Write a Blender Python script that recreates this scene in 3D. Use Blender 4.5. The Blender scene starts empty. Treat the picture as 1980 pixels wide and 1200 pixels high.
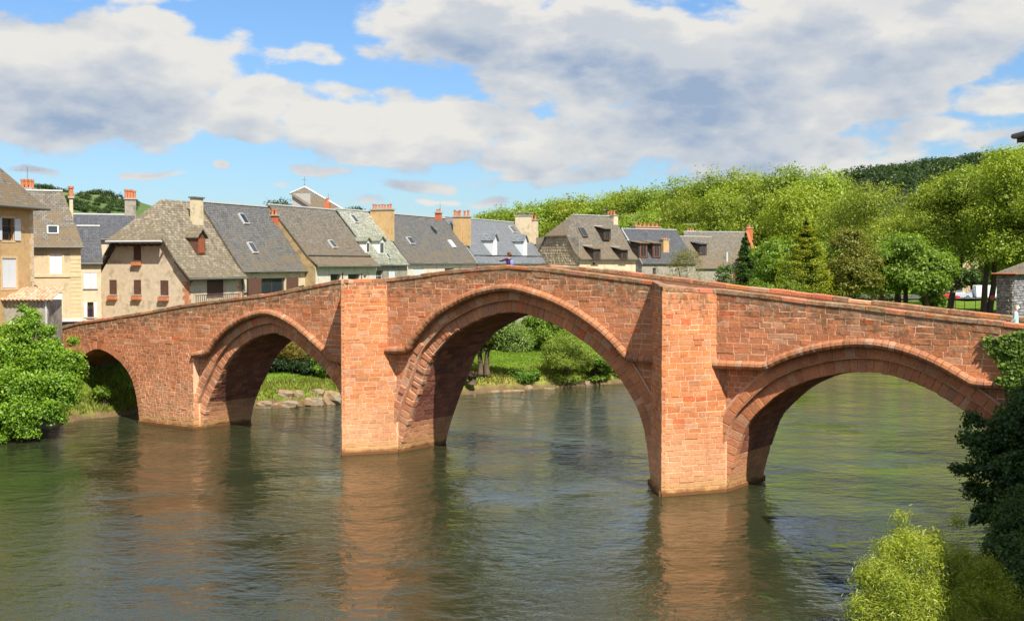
import bpy, math, random
import numpy as np
from mathutils import Vector, Matrix
rad = math.radians
rng = np.random.default_rng(7)
random.seed(7)
SC = bpy.context.scene
COL = SC.collection

# ------------------------------------------------------------------ camera, sun, sky, exposure
FPX = 2320.0; PITCH = math.atan(90 / FPX); CH = 11.0
cam_d = bpy.data.cameras.new('camera'); cam = bpy.data.objects.new('camera', cam_d); COL.objects.link(cam)
cam.location = (0, 0, CH); cam.rotation_euler = (math.pi / 2 - PITCH, 0, 0)
cam_d.sensor_width = 36; cam_d.lens = FPX / 1980 * 36; cam_d.clip_start = 0.5; cam_d.clip_end = 9000
SC.camera = cam
# bridge frame: U along the bridge (to the right and nearer), V across it (away from the camera)
BO = np.array([-6.714, 69.789, 0.0]); BU = np.array([0.81493, -0.57956, 0.0]); BV = np.array([0.57956, 0.81493, 0.0])
SUN_D = -1.82 * BU + 1.0 * BV + np.array([0, 0, -2.40]); SUN_D /= np.linalg.norm(SUN_D)
sun_d = bpy.data.lights.new('sun', 'SUN'); sun_o = bpy.data.objects.new('sun', sun_d); COL.objects.link(sun_o)
sun_d.energy = 4.8; sun_d.angle = rad(0.53); sun_d.color = (1.0, 0.93, 0.80)
sun_o.rotation_euler = Vector(SUN_D.tolist()).to_track_quat('-Z', 'Y').to_euler()
sun_o.location = (60, -60, 90)
SUN_EL = math.asin(-SUN_D[2]); SUN_AZ = math.atan2(-SUN_D[0], -SUN_D[1])
SC.view_settings.view_transform = 'Standard'; SC.view_settings.look = 'None'
SC.view_settings.exposure = 0.58; SC.view_settings.gamma = 1.0; SC.view_settings.use_curve_mapping = False
try:
    SC.cycles.max_bounces = 6; SC.cycles.transparent_max_bounces = 6
    SC.cycles.diffuse_bounces = 3; SC.cycles.glossy_bounces = 3; SC.cycles.transmission_bounces = 3
    SC.cycles.caustics_reflective = False; SC.cycles.caustics_refractive = False
except Exception: pass

class NT:
    """small helper round a node tree"""
    def __init__(s, tree): s.t = tree; s.n = tree.nodes; s.l = tree.links
    def new(s, ty, **kw):
        n = s.n.new(ty)
        for k, v in kw.items(): setattr(n, k, v)
        return n
    def put(s, sock, v):
        if isinstance(v, bpy.types.NodeSocket): s.l.new(v, sock)
        elif v is not None: sock.default_value = v
    def math(s, op, a, b=None, c=None, clamp=False):
        n = s.new('ShaderNodeMath', operation=op); n.use_clamp = clamp
        s.put(n.inputs[0], a)
        if b is not None: s.put(n.inputs[1], b)
        if c is not None: s.put(n.inputs[2], c)
        return n.outputs[0]
    def vmath(s, op, a, b=None):
        n = s.new('ShaderNodeVectorMath', operation=op)
        s.put(n.inputs[0], a)
        if b is not None: s.put(n.inputs[1], b)
        return n.outputs[0]
    def noise(s, vec, scale, detail=4, rough=0.55, dist=0.0):
        n = s.new('ShaderNodeTexNoise'); s.put(n.inputs['Vector'], vec)
        n.inputs['Scale'].default_value = scale; n.inputs['Detail'].default_value = detail
        n.inputs['Roughness'].default_value = rough; n.inputs['Distortion'].default_value = dist
        return n.outputs['Fac']
    def ramp(s, f, lo, hi, a=0.0, b=1.0, smooth=True):
        n = s.new('ShaderNodeMapRange'); n.interpolation_type = 'SMOOTHSTEP' if smooth else 'LINEAR'
        s.put(n.inputs['Value'], f); n.inputs['From Min'].default_value = lo; n.inputs['From Max'].default_value = hi
        n.inputs['To Min'].default_value = a; n.inputs['To Max'].default_value = b
        return n.outputs['Result']
    def mix(s, f, a, b, mode='MIX'):
        n = s.new('ShaderNodeMix', data_type='RGBA', blend_type=mode)
        s.put(n.inputs['Factor'], f); s.put(n.inputs[6], a); s.put(n.inputs[7], b)
        return n.outputs[2]
def c4(c): return (c[0], c[1], c[2], 1.0)

def build_world():
    w = bpy.data.worlds.new("World"); SC.world = w; w.use_nodes = True
    T = NT(w.node_tree); T.n.clear()
    out = T.new('ShaderNodeOutputWorld'); bg = T.new('ShaderNodeBackground'); T.l.new(bg.outputs[0], out.inputs[0])
    sky = T.new('ShaderNodeTexSky', sky_type='NISHITA'); sky.sun_disc = False
    sky.sun_elevation = SUN_EL; sky.sun_rotation = SUN_AZ; sky.altitude = 300; sky.air_density = 1.0; sky.dust_density = 0.6; sky.ozone_density = 2.0
    tc = T.new('ShaderNodeTexCoord'); D = tc.outputs['Generated']
    # cloud density as a node group of the direction
    g = bpy.data.node_groups.new('cloud_density', 'ShaderNodeTree')
    g.interface.new_socket('Dir', in_out='INPUT', socket_type='NodeSocketVector')
    g.interface.new_socket('Den', in_out='OUTPUT', socket_type='NodeSocketFloat')
    G = NT(g); gi = G.new('NodeGroupInput'); go = G.new('NodeGroupOutput')
    d = gi.outputs[0]
    sx = G.new('ShaderNodeSeparateXYZ'); G.l.new(d, sx.inputs[0])
    zs = G.math('MULTIPLY', sx.outputs[2], 2.1)
    cb = G.new('ShaderNodeCombineXYZ'); G.l.new(sx.outputs[0], cb.inputs[0]); G.l.new(sx.outputs[1], cb.inputs[1]); G.l.new(zs, cb.inputs[2])
    nv = cb.outputs[0]
    warp = G.math('SUBTRACT', G.noise(nv, 9.0, 3), 0.5); warp2 = G.math('SUBTRACT', G.noise(G.vmath('ADD', nv, (3.1, 1.7, 5.2)), 9.0, 3), 0.5)
    az = G.math('ADD', G.math('ARCTAN2', sx.outputs[0], sx.outputs[1]), G.math('MULTIPLY', warp, 0.07))
    el = G.math('ADD', G.math('ARCSINE', sx.outputs[2]), G.math('MULTIPLY', warp2, 0.035))
    blobs = [(170, 150, 290, 112, 1.4), (60, 255, 270, 55, 1.3), (330, 175, 120, 85, 1.2), (270, 75, 120, 45, .9), (150, 0, 240, 34, 1.1), (470, 205, 110, 44, .9),
             (430, 85, 60, 28, .42), (565, 122, 75, 26, .5), (690, 240, 200, 58, 1.2), (850, 260, 220, 62, 1.3), (1020, 285, 190, 50, 1.2), (470, 248, 120, 26, .9),
             (640, 322, 75, 14, .8), (870, 352, 110, 15, .7), (300, 346, 58, 10, .8), (410, 326, 26, 14, .75), (75, 338, 65, 9, .6), (700, 387, 60, 12, .6), (950, 386, 60, 10, .6), (1010, 335, 120, 18, .7), (560, 355, 60, 9, .5), (830, 385, 50, 9, .5), (175, 322, 18, 7, .5),
             (880, 50, 210, 85, 1.15), (800, 95, 120, 46, .9), (1130, 90, 290, 100, 1.3), (1380, 160, 330, 125, 1.5), (1650, 90, 400, 130, 1.3), (1850, 60, 260, 120, 1.2),
             (1010, 178, 110, 34, .9), (1250, 262, 240, 60, 1.1), (1480, 285, 340, 62, 1.2), (1730, 292, 200, 50, 1.0), (1720, 200, 150, 55, 1.0), (1940, 205, 90, 46, .9), (1150, 345, 110, 20, .6), (1080, 365, 60, 12, .5), (1500, 335, 260, 20, .8)]
    acc = None
    for x, y, rx, ry, wgt in blobs:
        a0 = math.atan((x - 990) / FPX); e0 = math.atan((510 - y) / FPX); ra = rx / FPX * 1.12; re = ry / FPX * 1.25
        q = G.math('ADD', G.math('POWER', G.math('ABSOLUTE', G.math('MULTIPLY_ADD', az, 1 / ra, -a0 / ra)), 2.0), G.math('POWER', G.math('ABSOLUTE', G.math('MULTIPLY_ADD', el, 1 / re, -e0 / re)), 2.0))
        b = G.math('MULTIPLY_ADD', q, -wgt, wgt)
        acc = b if acc is None else G.math('SMOOTH_MAX', acc, b, 0.25)
    # the same kind of broken cloud goes on all round
    aout = G.ramp(G.math('ABSOLUTE', az), 0.44, 0.62); eout = G.ramp(el, 0.225, 0.33)
    outm = G.math('MAXIMUM', aout, eout)
    acc = G.math('MAXIMUM', acc, -1.6)
    gen = G.math('MULTIPLY_ADD', G.noise(nv, 2.6, 3, 0.5), 6.0, -2.2)
    m = G.new('ShaderNodeMix', data_type='FLOAT'); G.l.new(outm, m.inputs['Factor']); G.l.new(acc, m.inputs[2]); G.l.new(gen, m.inputs[3])
    fb = G.math('SUBTRACT', G.noise(nv, 13.0, 6, 0.62), 0.5)
    wn = G.new('ShaderNodeTexNoise'); G.l.new(nv, wn.inputs['Vector']); wn.inputs['Scale'].default_value = 30.0; wn.inputs['Detail'].default_value = 2
    wv = G.vmath('ADD', nv, G.vmath('MULTIPLY', G.vmath('SUBTRACT', wn.outputs['Color'], (.5, .5, .5)), (.03, .03, .03)))
    def puff(sc, w):
        vo = G.new('ShaderNodeTexVoronoi', feature='F1'); vo.inputs['Scale'].default_value = sc; G.l.new(wv, vo.inputs['Vector'])
        return G.math('MULTIPLY', G.math('SUBTRACT', 0.42, vo.outputs['Distance']), w)
    pf = G.math('ADD', puff(18.0, 0.7), puff(42.0, 0.35))
    fb2 = G.math('SUBTRACT', G.noise(nv, 5.0, 3, 0.5), 0.5)
    den = G.math('ADD', m.outputs[0], G.math('ADD', G.math('ADD', G.math('MULTIPLY', fb, 2.1), pf), G.math('MULTIPLY', fb2, 0.9)))
    G.l.new(den, go.inputs[0])
    def dens(off):
        n = T.new('ShaderNodeGroup'); n.node_tree = g
        T.put(n.inputs[0], T.vmath('ADD', D, off) if off else D); return n.outputs[0]
    d0 = dens(None); d1 = dens((0.014, 0.0, 0.030))
    mask = T.ramp(d0, 0.16, 0.62)
    body = T.ramp(d0, 0.3, 1.9)
    lit = T.ramp(T.math('MULTIPLY', T.math('SUBTRACT', d0, d1), 1.0), -0.75, 0.75, smooth=False)
    low = T.ramp(T.noise(T.vmath('MULTIPLY', D, (1, 1, 2.4)), 3.2, 5, 0.52), 0.34, 0.58)
    thick = T.math('MULTIPLY', T.math('MULTIPLY_ADD', low, 0.62, 0.38), T.ramp(d0, 0.42, 1.35))
    shade = T.math('ADD', T.math('MULTIPLY_ADD', thick, -0.80, 0.90), T.math('MULTIPLY_ADD', lit, 0.95, -0.50), clamp=True)
    cl = T.mix(shade, c4((3.0, 3.9, 5.35)), c4((7.6, 7.4, 6.95)))
    # nearer the horizon the clouds take a little of the sky's blue
    sz = T.new('ShaderNodeSeparateXYZ'); T.l.new(D, sz.inputs[0])
    tint = T.mix(1.0, sky.outputs[0], T.mix(T.ramp(sz.outputs[2], 0.0, 0.24), c4((0.76, 0.94, 1.12)), c4((0.90, 1.16, 1.42))), 'MULTIPLY')
    colr = T.mix(T.math('MULTIPLY', mask, 0.97), tint, cl)
    T.l.new(colr, bg.inputs['Color']); bg.inputs['Strength'].default_value = 0.074
build_world()

# ------------------------------------------------------------------ picture -> place helpers
Fv = np.array([0, math.cos(PITCH), -math.sin(PITCH)]); Uv = np.array([0, math.sin(PITCH), math.cos(PITCH)]); Rv = np.array([1.0, 0, 0]); Cv = np.array([0, 0, CH])
def ray(x, y): return Rv * ((x - 990) / FPX) + Uv * ((600 - y) / FPX) + Fv
def on_z(x, y, z=0.0): r = ray(x, y); return Cv + r * ((z - CH) / r[2])
def on_y(x, y, Y): r = ray(x, y); return Cv + r * (Y / r[1])
def on_plane(x, y, p0, n): r = ray(x, y); return Cv + r * (((np.asarray(p0) - Cv) @ n) / (r @ n))
def bl(x, y, v=0.0):
    w = on_plane(x, y, BO + BV * v, BV) - BO; return (w @ BU, w[2])
def bw(u, v, z): return BO + BU * u + BV * v + np.array([0, 0, z])

# ------------------------------------------------------------------ mesh helpers
class MB:
    def __init__(s): s.v = []; s.f = []; s.c = []; s.m = []; s.uv = []; s.hasuv = False
    def add(s, vs, fs, col=(1, 1, 1, 1), mi=0, uv=None):
        b = len(s.v); s.v += [tuple(map(float, p)) for p in vs]
        s.c += [tuple(col) if len(col) == 4 else (*col, 1.0)] * len(vs)
        if uv is None: s.uv += [(0, 0, 0)] * len(vs)
        else: s.uv += uv; s.hasuv = True
        s.f += [tuple(b + i for i in f) for f in fs]; s.m += [mi] * len(fs)
        return s
    def hexa(s, p, col=(1, 1, 1, 1), mi=0, uv=None):   # 8 points: bottom 4 ccw, top 4
        return s.add(p, [(3, 2, 1, 0), (4, 5, 6, 7), (0, 1, 5, 4), (1, 2, 6, 5), (2, 3, 7, 6), (3, 0, 4, 7)], col, mi, uv)
    def box(s, lo, hi, col=(1, 1, 1, 1), M=None, mi=0):
        (a, b, c), (d, e, f) = lo, hi
        p = [(a, b, c), (d, b, c), (d, e, c), (a, e, c), (a, b, f), (d, b, f), (d, e, f), (a, e, f)]
        if M is not None: p = [M(*q) for q in p]
        return s.hexa(p, col, mi)
    def tube(s, pts, rs, n=8, col=(1, 1, 1, 1), mi=0, caps=True):
        pts = [np.asarray(p, float) for p in pts]; vs = []; fs = []
        for i, p in enumerate(pts):
            t = pts[min(i + 1, len(pts) - 1)] - pts[max(i - 1, 0)]; t = t / (np.linalg.norm(t) + 1e-9)
            a = np.cross(t, (0, 0, 1.0) if abs(t[2]) < 0.9 else (1.0, 0, 0)); a /= np.linalg.norm(a); b = np.cross(t, a)
            r = rs[i] if hasattr(rs, '__len__') else rs
            for k in range(n):
                an = 2 * math.pi * k / n; vs.append(p + r * (math.cos(an) * a + math.sin(an) * b))
        for i in range(len(pts) - 1):
            for k in range(n): fs.append((i * n + k, i * n + (k + 1) % n, (i + 1) * n + (k + 1) % n, (i + 1) * n + k))
        if caps: fs.append(tuple(range(n - 1, -1, -1))); fs.append(tuple((len(pts) - 1) * n + k for k in range(n)))
        return s.add(vs, fs, col, mi)
    def lathe(s, base, prof, n=12, col=(1, 1, 1, 1), mi=0):
        return s.tube([np.asarray(base) + np.array([0, 0, z]) for r, z in prof], [r for r, z in prof], n, col, mi)
    def build(s, name, mat, parent=None, smooth=False, kind=None, label=None):
        me = bpy.data.meshes.new(name)
        if parent is not None:
            Mi = np.array(parent['_inv']).reshape(4, 4) if '_inv' in parent else np.eye(4)
            A = np.array(s.v); A = A @ Mi[:3, :3].T + Mi[:3, 3]; vs = A.tolist()
        else: vs = s.v
        me.from_pydata(vs, [], s.f)
        at = me.attributes.new('col', 'FLOAT_COLOR', 'POINT'); at.data.foreach_set('color', np.array(s.c, dtype=np.float32).ravel())
        if s.hasuv:
            a2 = me.attributes.new('ruv', 'FLOAT_VECTOR', 'POINT'); a2.data.foreach_set('vector', np.array(s.uv, dtype=np.float32).ravel())
        for m in (mat if isinstance(mat, (list, tuple)) else [mat]): me.materials.append(m)
        if any(s.m): me.polygons.foreach_set('material_index', s.m)
        if smooth: me.polygons.foreach_set('use_smooth', [True] * len(me.polygons))
        me.update()
        o = bpy.data.objects.new(name, me); COL.objects.link(o)
        if parent is not None: o.parent = parent
        if kind: o['kind'] = kind
        if label: o['label'] = label
        return o
def tag(o, label=None, cat=None, group=None, kind=None):
    for k, v in (('label', label), ('category', cat), ('group', group), ('kind', kind)):
        if v: o[k] = v
    return o
def root(name, loc, label, cat, group=None, rz=0.0):
    o = bpy.data.objects.new(name, None); COL.objects.link(o); o.empty_display_size = 0.3
    o.location = tuple(float(q) for q in loc); o.rotation_euler = (0, 0, rz)
    M = Matrix.Translation(Vector(o.location)) @ Matrix.Rotation(rz, 4, 'Z')
    o['_inv'] = [float(x) for r in M.inverted() for x in r]
    tag(o, label, cat, group); return o
def copy_tree(o, parent=None):
    c = o.copy(); COL.objects.link(c); c.parent = parent
    for ch in o.children: copy_tree(ch, c)
    return c

# ------------------------------------------------------------------ materials
MATS = {}
def pm(name, color, rough=0.85, var=0.25, scale=3.0, bump=0.3, bscale=14.0, bdist=0.02, attr=False, color2=None, c2lo=0.5, c2hi=0.62, c2scale=1.2, spec=0.3, metal=0.0):
    if name in MATS: return MATS[name]
    m = bpy.data.materials.new(name); m.use_nodes = True; T = NT(m.node_tree); T.n.clear()
    o = T.new('ShaderNodeOutputMaterial'); b = T.new('ShaderNodeBsdfPrincipled'); T.l.new(b.outputs[0], o.inputs[0])
    tc = T.new('ShaderNodeTexCoord'); V = tc.outputs['Object']
    col = c4(color)
    if attr:
        a = T.new('ShaderNodeAttribute', attribute_name='col'); col = T.mix(1.0, a.outputs['Color'], c4(color), 'MULTIPLY')
    if color2:
        col = T.mix(T.ramp(T.noise(V, c2scale, 6, 0.65), c2lo, c2hi), col, c4(color2))
    if var > 0:
        n = T.noise(V, scale, 6, 0.62); f = T.ramp(n, 0.25, 0.75, 1 - var, 1 + var, smooth=False)
        vv = T.new('ShaderNodeCombineXYZ'); [T.l.new(f, vv.inputs[i]) for i in range(3)]
        col = T.mix(1.0, col, vv.outputs[0], 'MULTIPLY')
    T.put(b.inputs['Base Color'], col); b.inputs['Roughness'].default_value = rough
    b.inputs['Specular IOR Level'].default_value = spec; b.inputs['Metallic'].default_value = metal
    if bump > 0:
        bp = T.new('ShaderNodeBump'); bp.inputs['Strength'].default_value = bump; bp.inputs['Distance'].default_value = bdist
        T.l.new(T.noise(V, bscale, 5, 0.6), bp.inputs['Height']); T.l.new(bp.outputs[0], b.inputs['Normal'])
    MATS[name] = m; return m

def stone_mat():
    """red sandstone: the block's own colour, grain, streaks, dark lichen where col alpha says so, a wet line at the water"""
    m = bpy.data.materials.new('red_sandstone'); m.use_nodes = True; T = NT(m.node_tree); T.n.clear()
    o = T.new('ShaderNodeOutputMaterial'); b = T.new('ShaderNodeBsdfPrincipled'); T.l.new(b.outputs[0], o.inputs[0])
    V = T.new('ShaderNodeTexCoord').outputs['Object']
    a = T.new('ShaderNodeAttribute', attribute_name='col')
    col = a.outputs['Color']
    fine = T.noise(V, 9.0, 7, 0.68); big = T.noise(V, 0.7, 4, 0.6)
    f = T.math('MULTIPLY', T.ramp(fine, 0.28, 0.72, 0.76, 1.24, smooth=False), T.ramp(big, 0.3, 0.7, 0.84, 1.14, smooth=False))
    vv = T.new('ShaderNodeCombineXYZ'); [T.l.new(f, vv.inputs[i]) for i in range(3)]
    col = T.mix(1.0, col, vv.outputs[0], 'MULTIPLY')
    lich = T.math('SUBTRACT', T.noise(V, 2.6, 8, 0.7), T.math('MULTIPLY_ADD', a.outputs['Alpha'], 0.34, 0.30))
    col = T.mix(T.ramp(lich, 0.0, 0.14, 0, 0.62), col, c4((0.13, 0.085, 0.045)))
    pale = T.math('SUBTRACT', T.noise(T.vmath('ADD', V, (7.0, 3.0, 1.0)), 3.3, 7, 0.7), T.math('MULTIPLY_ADD', a.outputs['Alpha'], 0.24, 0.44))
    col = T.mix(T.ramp(pale, 0.0, 0.07, 0, 0.6), col, c4((0.40, 0.30, 0.19)))
    stk = T.math('ADD', T.noise(T.vmath('MULTIPLY', V, (2.4, 2.4, 0.28)), 1.3, 5, 0.65), T.math('MULTIPLY', a.outputs['Alpha'], -0.10))
    col = T.mix(T.ramp(stk, 0.50, 0.66, 0, 0.24), col, c4((0.20, 0.135, 0.095)))
    sx = T.new('ShaderNodeSeparateXYZ'); T.l.new(V, sx.inputs[0])
    zz = T.math('ADD', sx.outputs[2], T.math('MULTIPLY', T.math('SUBTRACT', T.noise(V, 1.6, 4), 0.5), 0.5))
    col = T.mix(T.ramp(zz, 0.9, 0.25, 0, 0.55), col, c4((0.50, 0.33, 0.12)))
    col = T.mix(T.ramp(zz, 0.34, 0.10, 0, 0.9), col, c4((0.16, 0.065, 0.028)))
    T.l.new(col, b.inputs['Base Color']); b.inputs['Roughness'].default_value = 0.92; b.inputs['Specular IOR Level'].default_value = 0.2
    bp = T.new('ShaderNodeBump'); bp.inputs['Strength'].default_value = 0.75; bp.inputs['Distance'].default_value = 0.05
    T.l.new(T.math('ADD', T.noise(V, 6.0, 8, 0.65), T.math('MULTIPLY', T.noise(V, 30.0, 3, 0.6), 0.3)), bp.inputs['Height']); T.l.new(bp.outputs[0], b.inputs['Normal'])
    return m
STONE = stone_mat()

def slate_mat(name, c1, c2, patch, patch_amt=0.5, sw=0.30, sh=0.20, bump=0.7):
    m = bpy.data.materials.new(name); m.use_nodes = True; T = NT(m.node_tree); T.n.clear()
    o = T.new('ShaderNodeOutputMaterial'); b = T.new('ShaderNodeBsdfPrincipled'); T.l.new(b.outputs[0], o.inputs[0])
    a = T.new('ShaderNodeAttribute', attribute_name='ruv'); V = a.outputs['Vector']
    wob = T.vmath('ADD', V, T.vmath('MULTIPLY', T.vmath('SUBTRACT', T.new('ShaderNodeTexNoise').outputs['Color'], (0.5, 0.5, 0.5)), (0.06, 0.06, 0)))
    br = T.new('ShaderNodeTexBrick'); T.l.new(wob, br.inputs['Vector'])
    br.inputs['Color1'].default_value = c4(c1); br.inputs['Color2'].default_value = c4(c2); br.inputs['Mortar'].default_value = c4([q * 0.35 for q in c1])
    br.inputs['Scale'].default_value = 1.0; br.inputs['Brick Width'].default_value = sw; br.inputs['Row Height'].default_value = sh
    br.inputs['Mortar Size'].default_value = 0.012; br.inputs['Bias'].default_value = 0.0
    col = br.outputs['Color']
    n1 = T.noise(V, 1.1, 8, 0.72); n2 = T.noise(V, 5.0, 5, 0.65); st = T.noise(T.vmath('MULTIPLY', V, (3.0, 0.35, 1)), 1.2, 4, 0.6)
    f = T.math('MULTIPLY', T.ramp(n2, 0.3, 0.7, 0.68, 1.35, smooth=False), T.ramp(st, 0.3, 0.7, 0.8, 1.2, smooth=False))
    vv = T.new('ShaderNodeCombineXYZ'); [T.l.new(f, vv.inputs[i]) for i in range(3)]
    col = T.mix(1.0, col, vv.outputs[0], 'MULTIPLY')
    sx = T.new('ShaderNodeSeparateXYZ'); T.l.new(V, sx.inputs[0])
    low = T.ramp(sx.outputs[1], 0.0, 7.0, 0.10, -0.07, smooth=False)       # moss gathers lower down
    col = T.mix(T.ramp(T.math('ADD', n1, low), 0.62 - 0.25 * patch_amt, 0.74 - 0.2 * patch_amt, 0, 0.85), col, c4(patch))
    spk = T.ramp(T.noise(V, 16.0, 3, 0.7), 0.66, 0.74, 0, 0.5); col = T.mix(spk, col, c4((0.42, 0.40, 0.32)))
    T.l.new(col, b.inputs['Base Color']); b.inputs['Roughness'].default_value = 0.75; b.inputs['Specular IOR Level'].default_value = 0.35
    bp = T.new('ShaderNodeBump'); bp.inputs['Strength'].default_value = bump; bp.inputs['Distance'].default_value = 0.05
    T.l.new(T.math('ADD', T.math('MULTIPLY', br.outputs['Fac'], -0.6), n2), bp.inputs['Height']); T.l.new(bp.outputs[0], b.inputs['Normal'])
    return m
SL_GREY = slate_mat('grey_slate', (0.105, 0.108, 0.115), (0.17, 0.165, 0.158), (0.17, 0.135, 0.085), 0.5)
SL_SMOOTH = slate_mat('new_blue_slate', (0.17, 0.185, 0.205), (0.20, 0.215, 0.235), (0.15, 0.16, 0.18), 0.1, 0.3, 0.2, 0.25)
SL_BROWN = slate_mat('mossy_brown_slate', (0.13, 0.118, 0.10), (0.22, 0.195, 0.16), (0.18, 0.13, 0.075), 0.6, 0.3, 0.2)
SL_LAUZE = slate_mat('old_lichen_lauze', (0.17, 0.14, 0.10), (0.33, 0.285, 0.21), (0.18, 0.145, 0.085), 0.45, 0.38, 0.24, 1.0)
SL_GREEN = slate_mat('pale_green_lauze', (0.27, 0.28, 0.23), (0.42, 0.43, 0.36), (0.19, 0.20, 0.13), 0.45, 0.40, 0.22, 1.0)
SL_DARK = slate_mat('dark_slate', (0.075, 0.08, 0.095), (0.11, 0.115, 0.13), (0.12, 0.10, 0.07), 0.2)

W_OCHRE = pm('ochre_render', (0.55, 0.37, 0.18), color2=(0.45, 0.30, 0.15), var=0.12)
W_PALE = pm('pale_ochre_render', (0.56, 0.45, 0.29), color2=(0.44, 0.36, 0.24), var=0.1)
W_BEIGE = pm('beige_render', (0.60, 0.50, 0.36), color2=(0.46, 0.37, 0.26), var=0.14)
W_CREAM = pm('cream_render', (0.66, 0.55, 0.38), color2=(0.52, 0.42, 0.28), var=0.1)
W_WHITE = pm('whitewashed_render', (0.68, 0.62, 0.52), color2=(0.55, 0.48, 0.38), var=0.1)
W_YEL = pm('yellow_stone_trim', (0.62, 0.48, 0.29), var=0.15)
W_GREY = pm('grey_weathered_render', (0.33, 0.30, 0.25), color2=(0.22, 0.2, 0.17), var=0.2)
W_DKOCH = pm('stained_ochre_render', (0.40, 0.29, 0.15), color2=(0.26, 0.19, 0.11), var=0.2)
W_PINK = pm('pink_render', (0.60, 0.36, 0.24), var=0.1)
RUBBLE = pm('rubble_stone', (1, 1, 1), attr=True, var=0.3, scale=6, bump=0.8, bdist=0.05)
WHITE = pm('white_paint', (0.80, 0.80, 0.78), rough=0.5, var=0.05, bump=0)
GREYW = pm('pale_blue_grey_paint', (0.62, 0.66, 0.70), rough=0.5, var=0.05, bump=0)
BROWN = pm('brown_painted_wood', (0.13, 0.065, 0.045), rough=0.6, var=0.2, bump=0.2)
REDWOOD = pm('red_brown_wood', (0.30, 0.09, 0.045), rough=0.6, var=0.2, bump=0.2)
DKWOOD = pm('dark_old_timber', (0.055, 0.042, 0.035), rough=0.85, var=0.3, bump=0.3)
GREYWOOD = pm('grey_old_timber', (0.16, 0.14, 0.12), rough=0.85, var=0.3, bump=0.3)
TERRA = pm('terracotta', (0.52, 0.19, 0.085), rough=0.8, var=0.25, scale=6)
REDBRICK = pm('red_brick', (0.50, 0.14, 0.06), rough=0.85, var=0.25, scale=8)
ZINC = pm('zinc_flashing', (0.62, 0.63, 0.64), rough=0.45, var=0.12, bump=0.05, metal=0.2)
LEAD = pm('dark_gutter', (0.13, 0.14, 0.13), rough=0.5, var=0.15, bump=0.05)
METAL = pm('aerial_metal', (0.35, 0.35, 0.36), rough=0.4, var=0.0, bump=0, metal=0.7)
IRON = pm('black_iron', (0.03, 0.03, 0.035), rough=0.5, var=0.0, bump=0)
TILE = pm('old_roman_tile', (0.60, 0.42, 0.30), rough=0.85, var=0.3, scale=5, color2=(0.52, 0.24, 0.13), c2lo=0.45, c2hi=0.6, c2scale=3)
CONC = pm('grey_concrete', (0.38, 0.37, 0.36), var=0.15)
ROCK = pm('bank_boulder', (0.30, 0.20, 0.115), rough=0.9, var=0.35, scale=2.5, bump=0.9, bscale=5, bdist=0.08, color2=(0.24, 0.21, 0.155), c2scale=1.0)
BARK = pm('bark', (0.12, 0.085, 0.055), var=0.4, scale=4, bump=0.8, bscale=8, bdist=0.05)
PBARK = pm('plane_bark', (0.20, 0.17, 0.12), var=0.4, scale=3, bump=0.5, bscale=6)
ASPH = pm('asphalt', (0.09, 0.088, 0.085), var=0.15, bump=0.2)
DECK = pm('deck_paving', (0.24, 0.17, 0.12), var=0.25, bump=0.5)

def glass_mat():
    m = bpy.data.materials.new('window_glass'); m.use_nodes = True; b = m.node_tree.nodes['Principled BSDF']
    b.inputs['Base Color'].default_value = (0.03, 0.038, 0.045, 1); b.inputs['Roughness'].default_value = 0.06; b.inputs['Specular IOR Level'].default_value = 0.8
    return m
GLASS = glass_mat()
def paint(name, c):
    m = bpy.data.materials.new(name); m.use_nodes = True; b = m.node_tree.nodes['Principled BSDF']
    b.inputs['Base Color'].default_value = c4(c); b.inputs['Roughness'].default_value = 0.3; b.inputs['Coat Weight'].default_value = 0.5; return m

def leaf_mat():
    m = bpy.data.materials.new('leaves'); m.use_nodes = True; T = NT(m.node_tree); T.n.clear()
    o = T.new('ShaderNodeOutputMaterial'); a = T.new('ShaderNodeAttribute', attribute_name='col')
    df = T.new('ShaderNodeBsdfDiffuse'); tr = T.new('ShaderNodeBsdfTranslucent'); gl = T.new('ShaderNodeBsdfGlossy'); gl.inputs['Roughness'].default_value = 0.45
    T.l.new(a.outputs['Color'], df.inputs[0])
    T.l.new(T.mix(1.0, a.outputs['Color'], c4((1.35, 1.35, 0.6)), 'MULTIPLY'), tr.inputs[0])
    gl.inputs['Color'].default_value = (0.5, 0.55, 0.45, 1)
    m1 = T.new('ShaderNodeMixShader'); m1.inputs[0].default_value = 0.45; T.l.new(df.outputs[0], m1.inputs[1]); T.l.new(tr.outputs[0], m1.inputs[2])
    m2 = T.new('ShaderNodeMixShader'); m2.inputs[0].default_value = 0.05; T.l.new(m1.outputs[0], m2.inputs[1]); T.l.new(gl.outputs[0], m2.inputs[2])
    T.l.new(m2.outputs[0], o.inputs[0]); return m
LEAF = leaf_mat()

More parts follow.
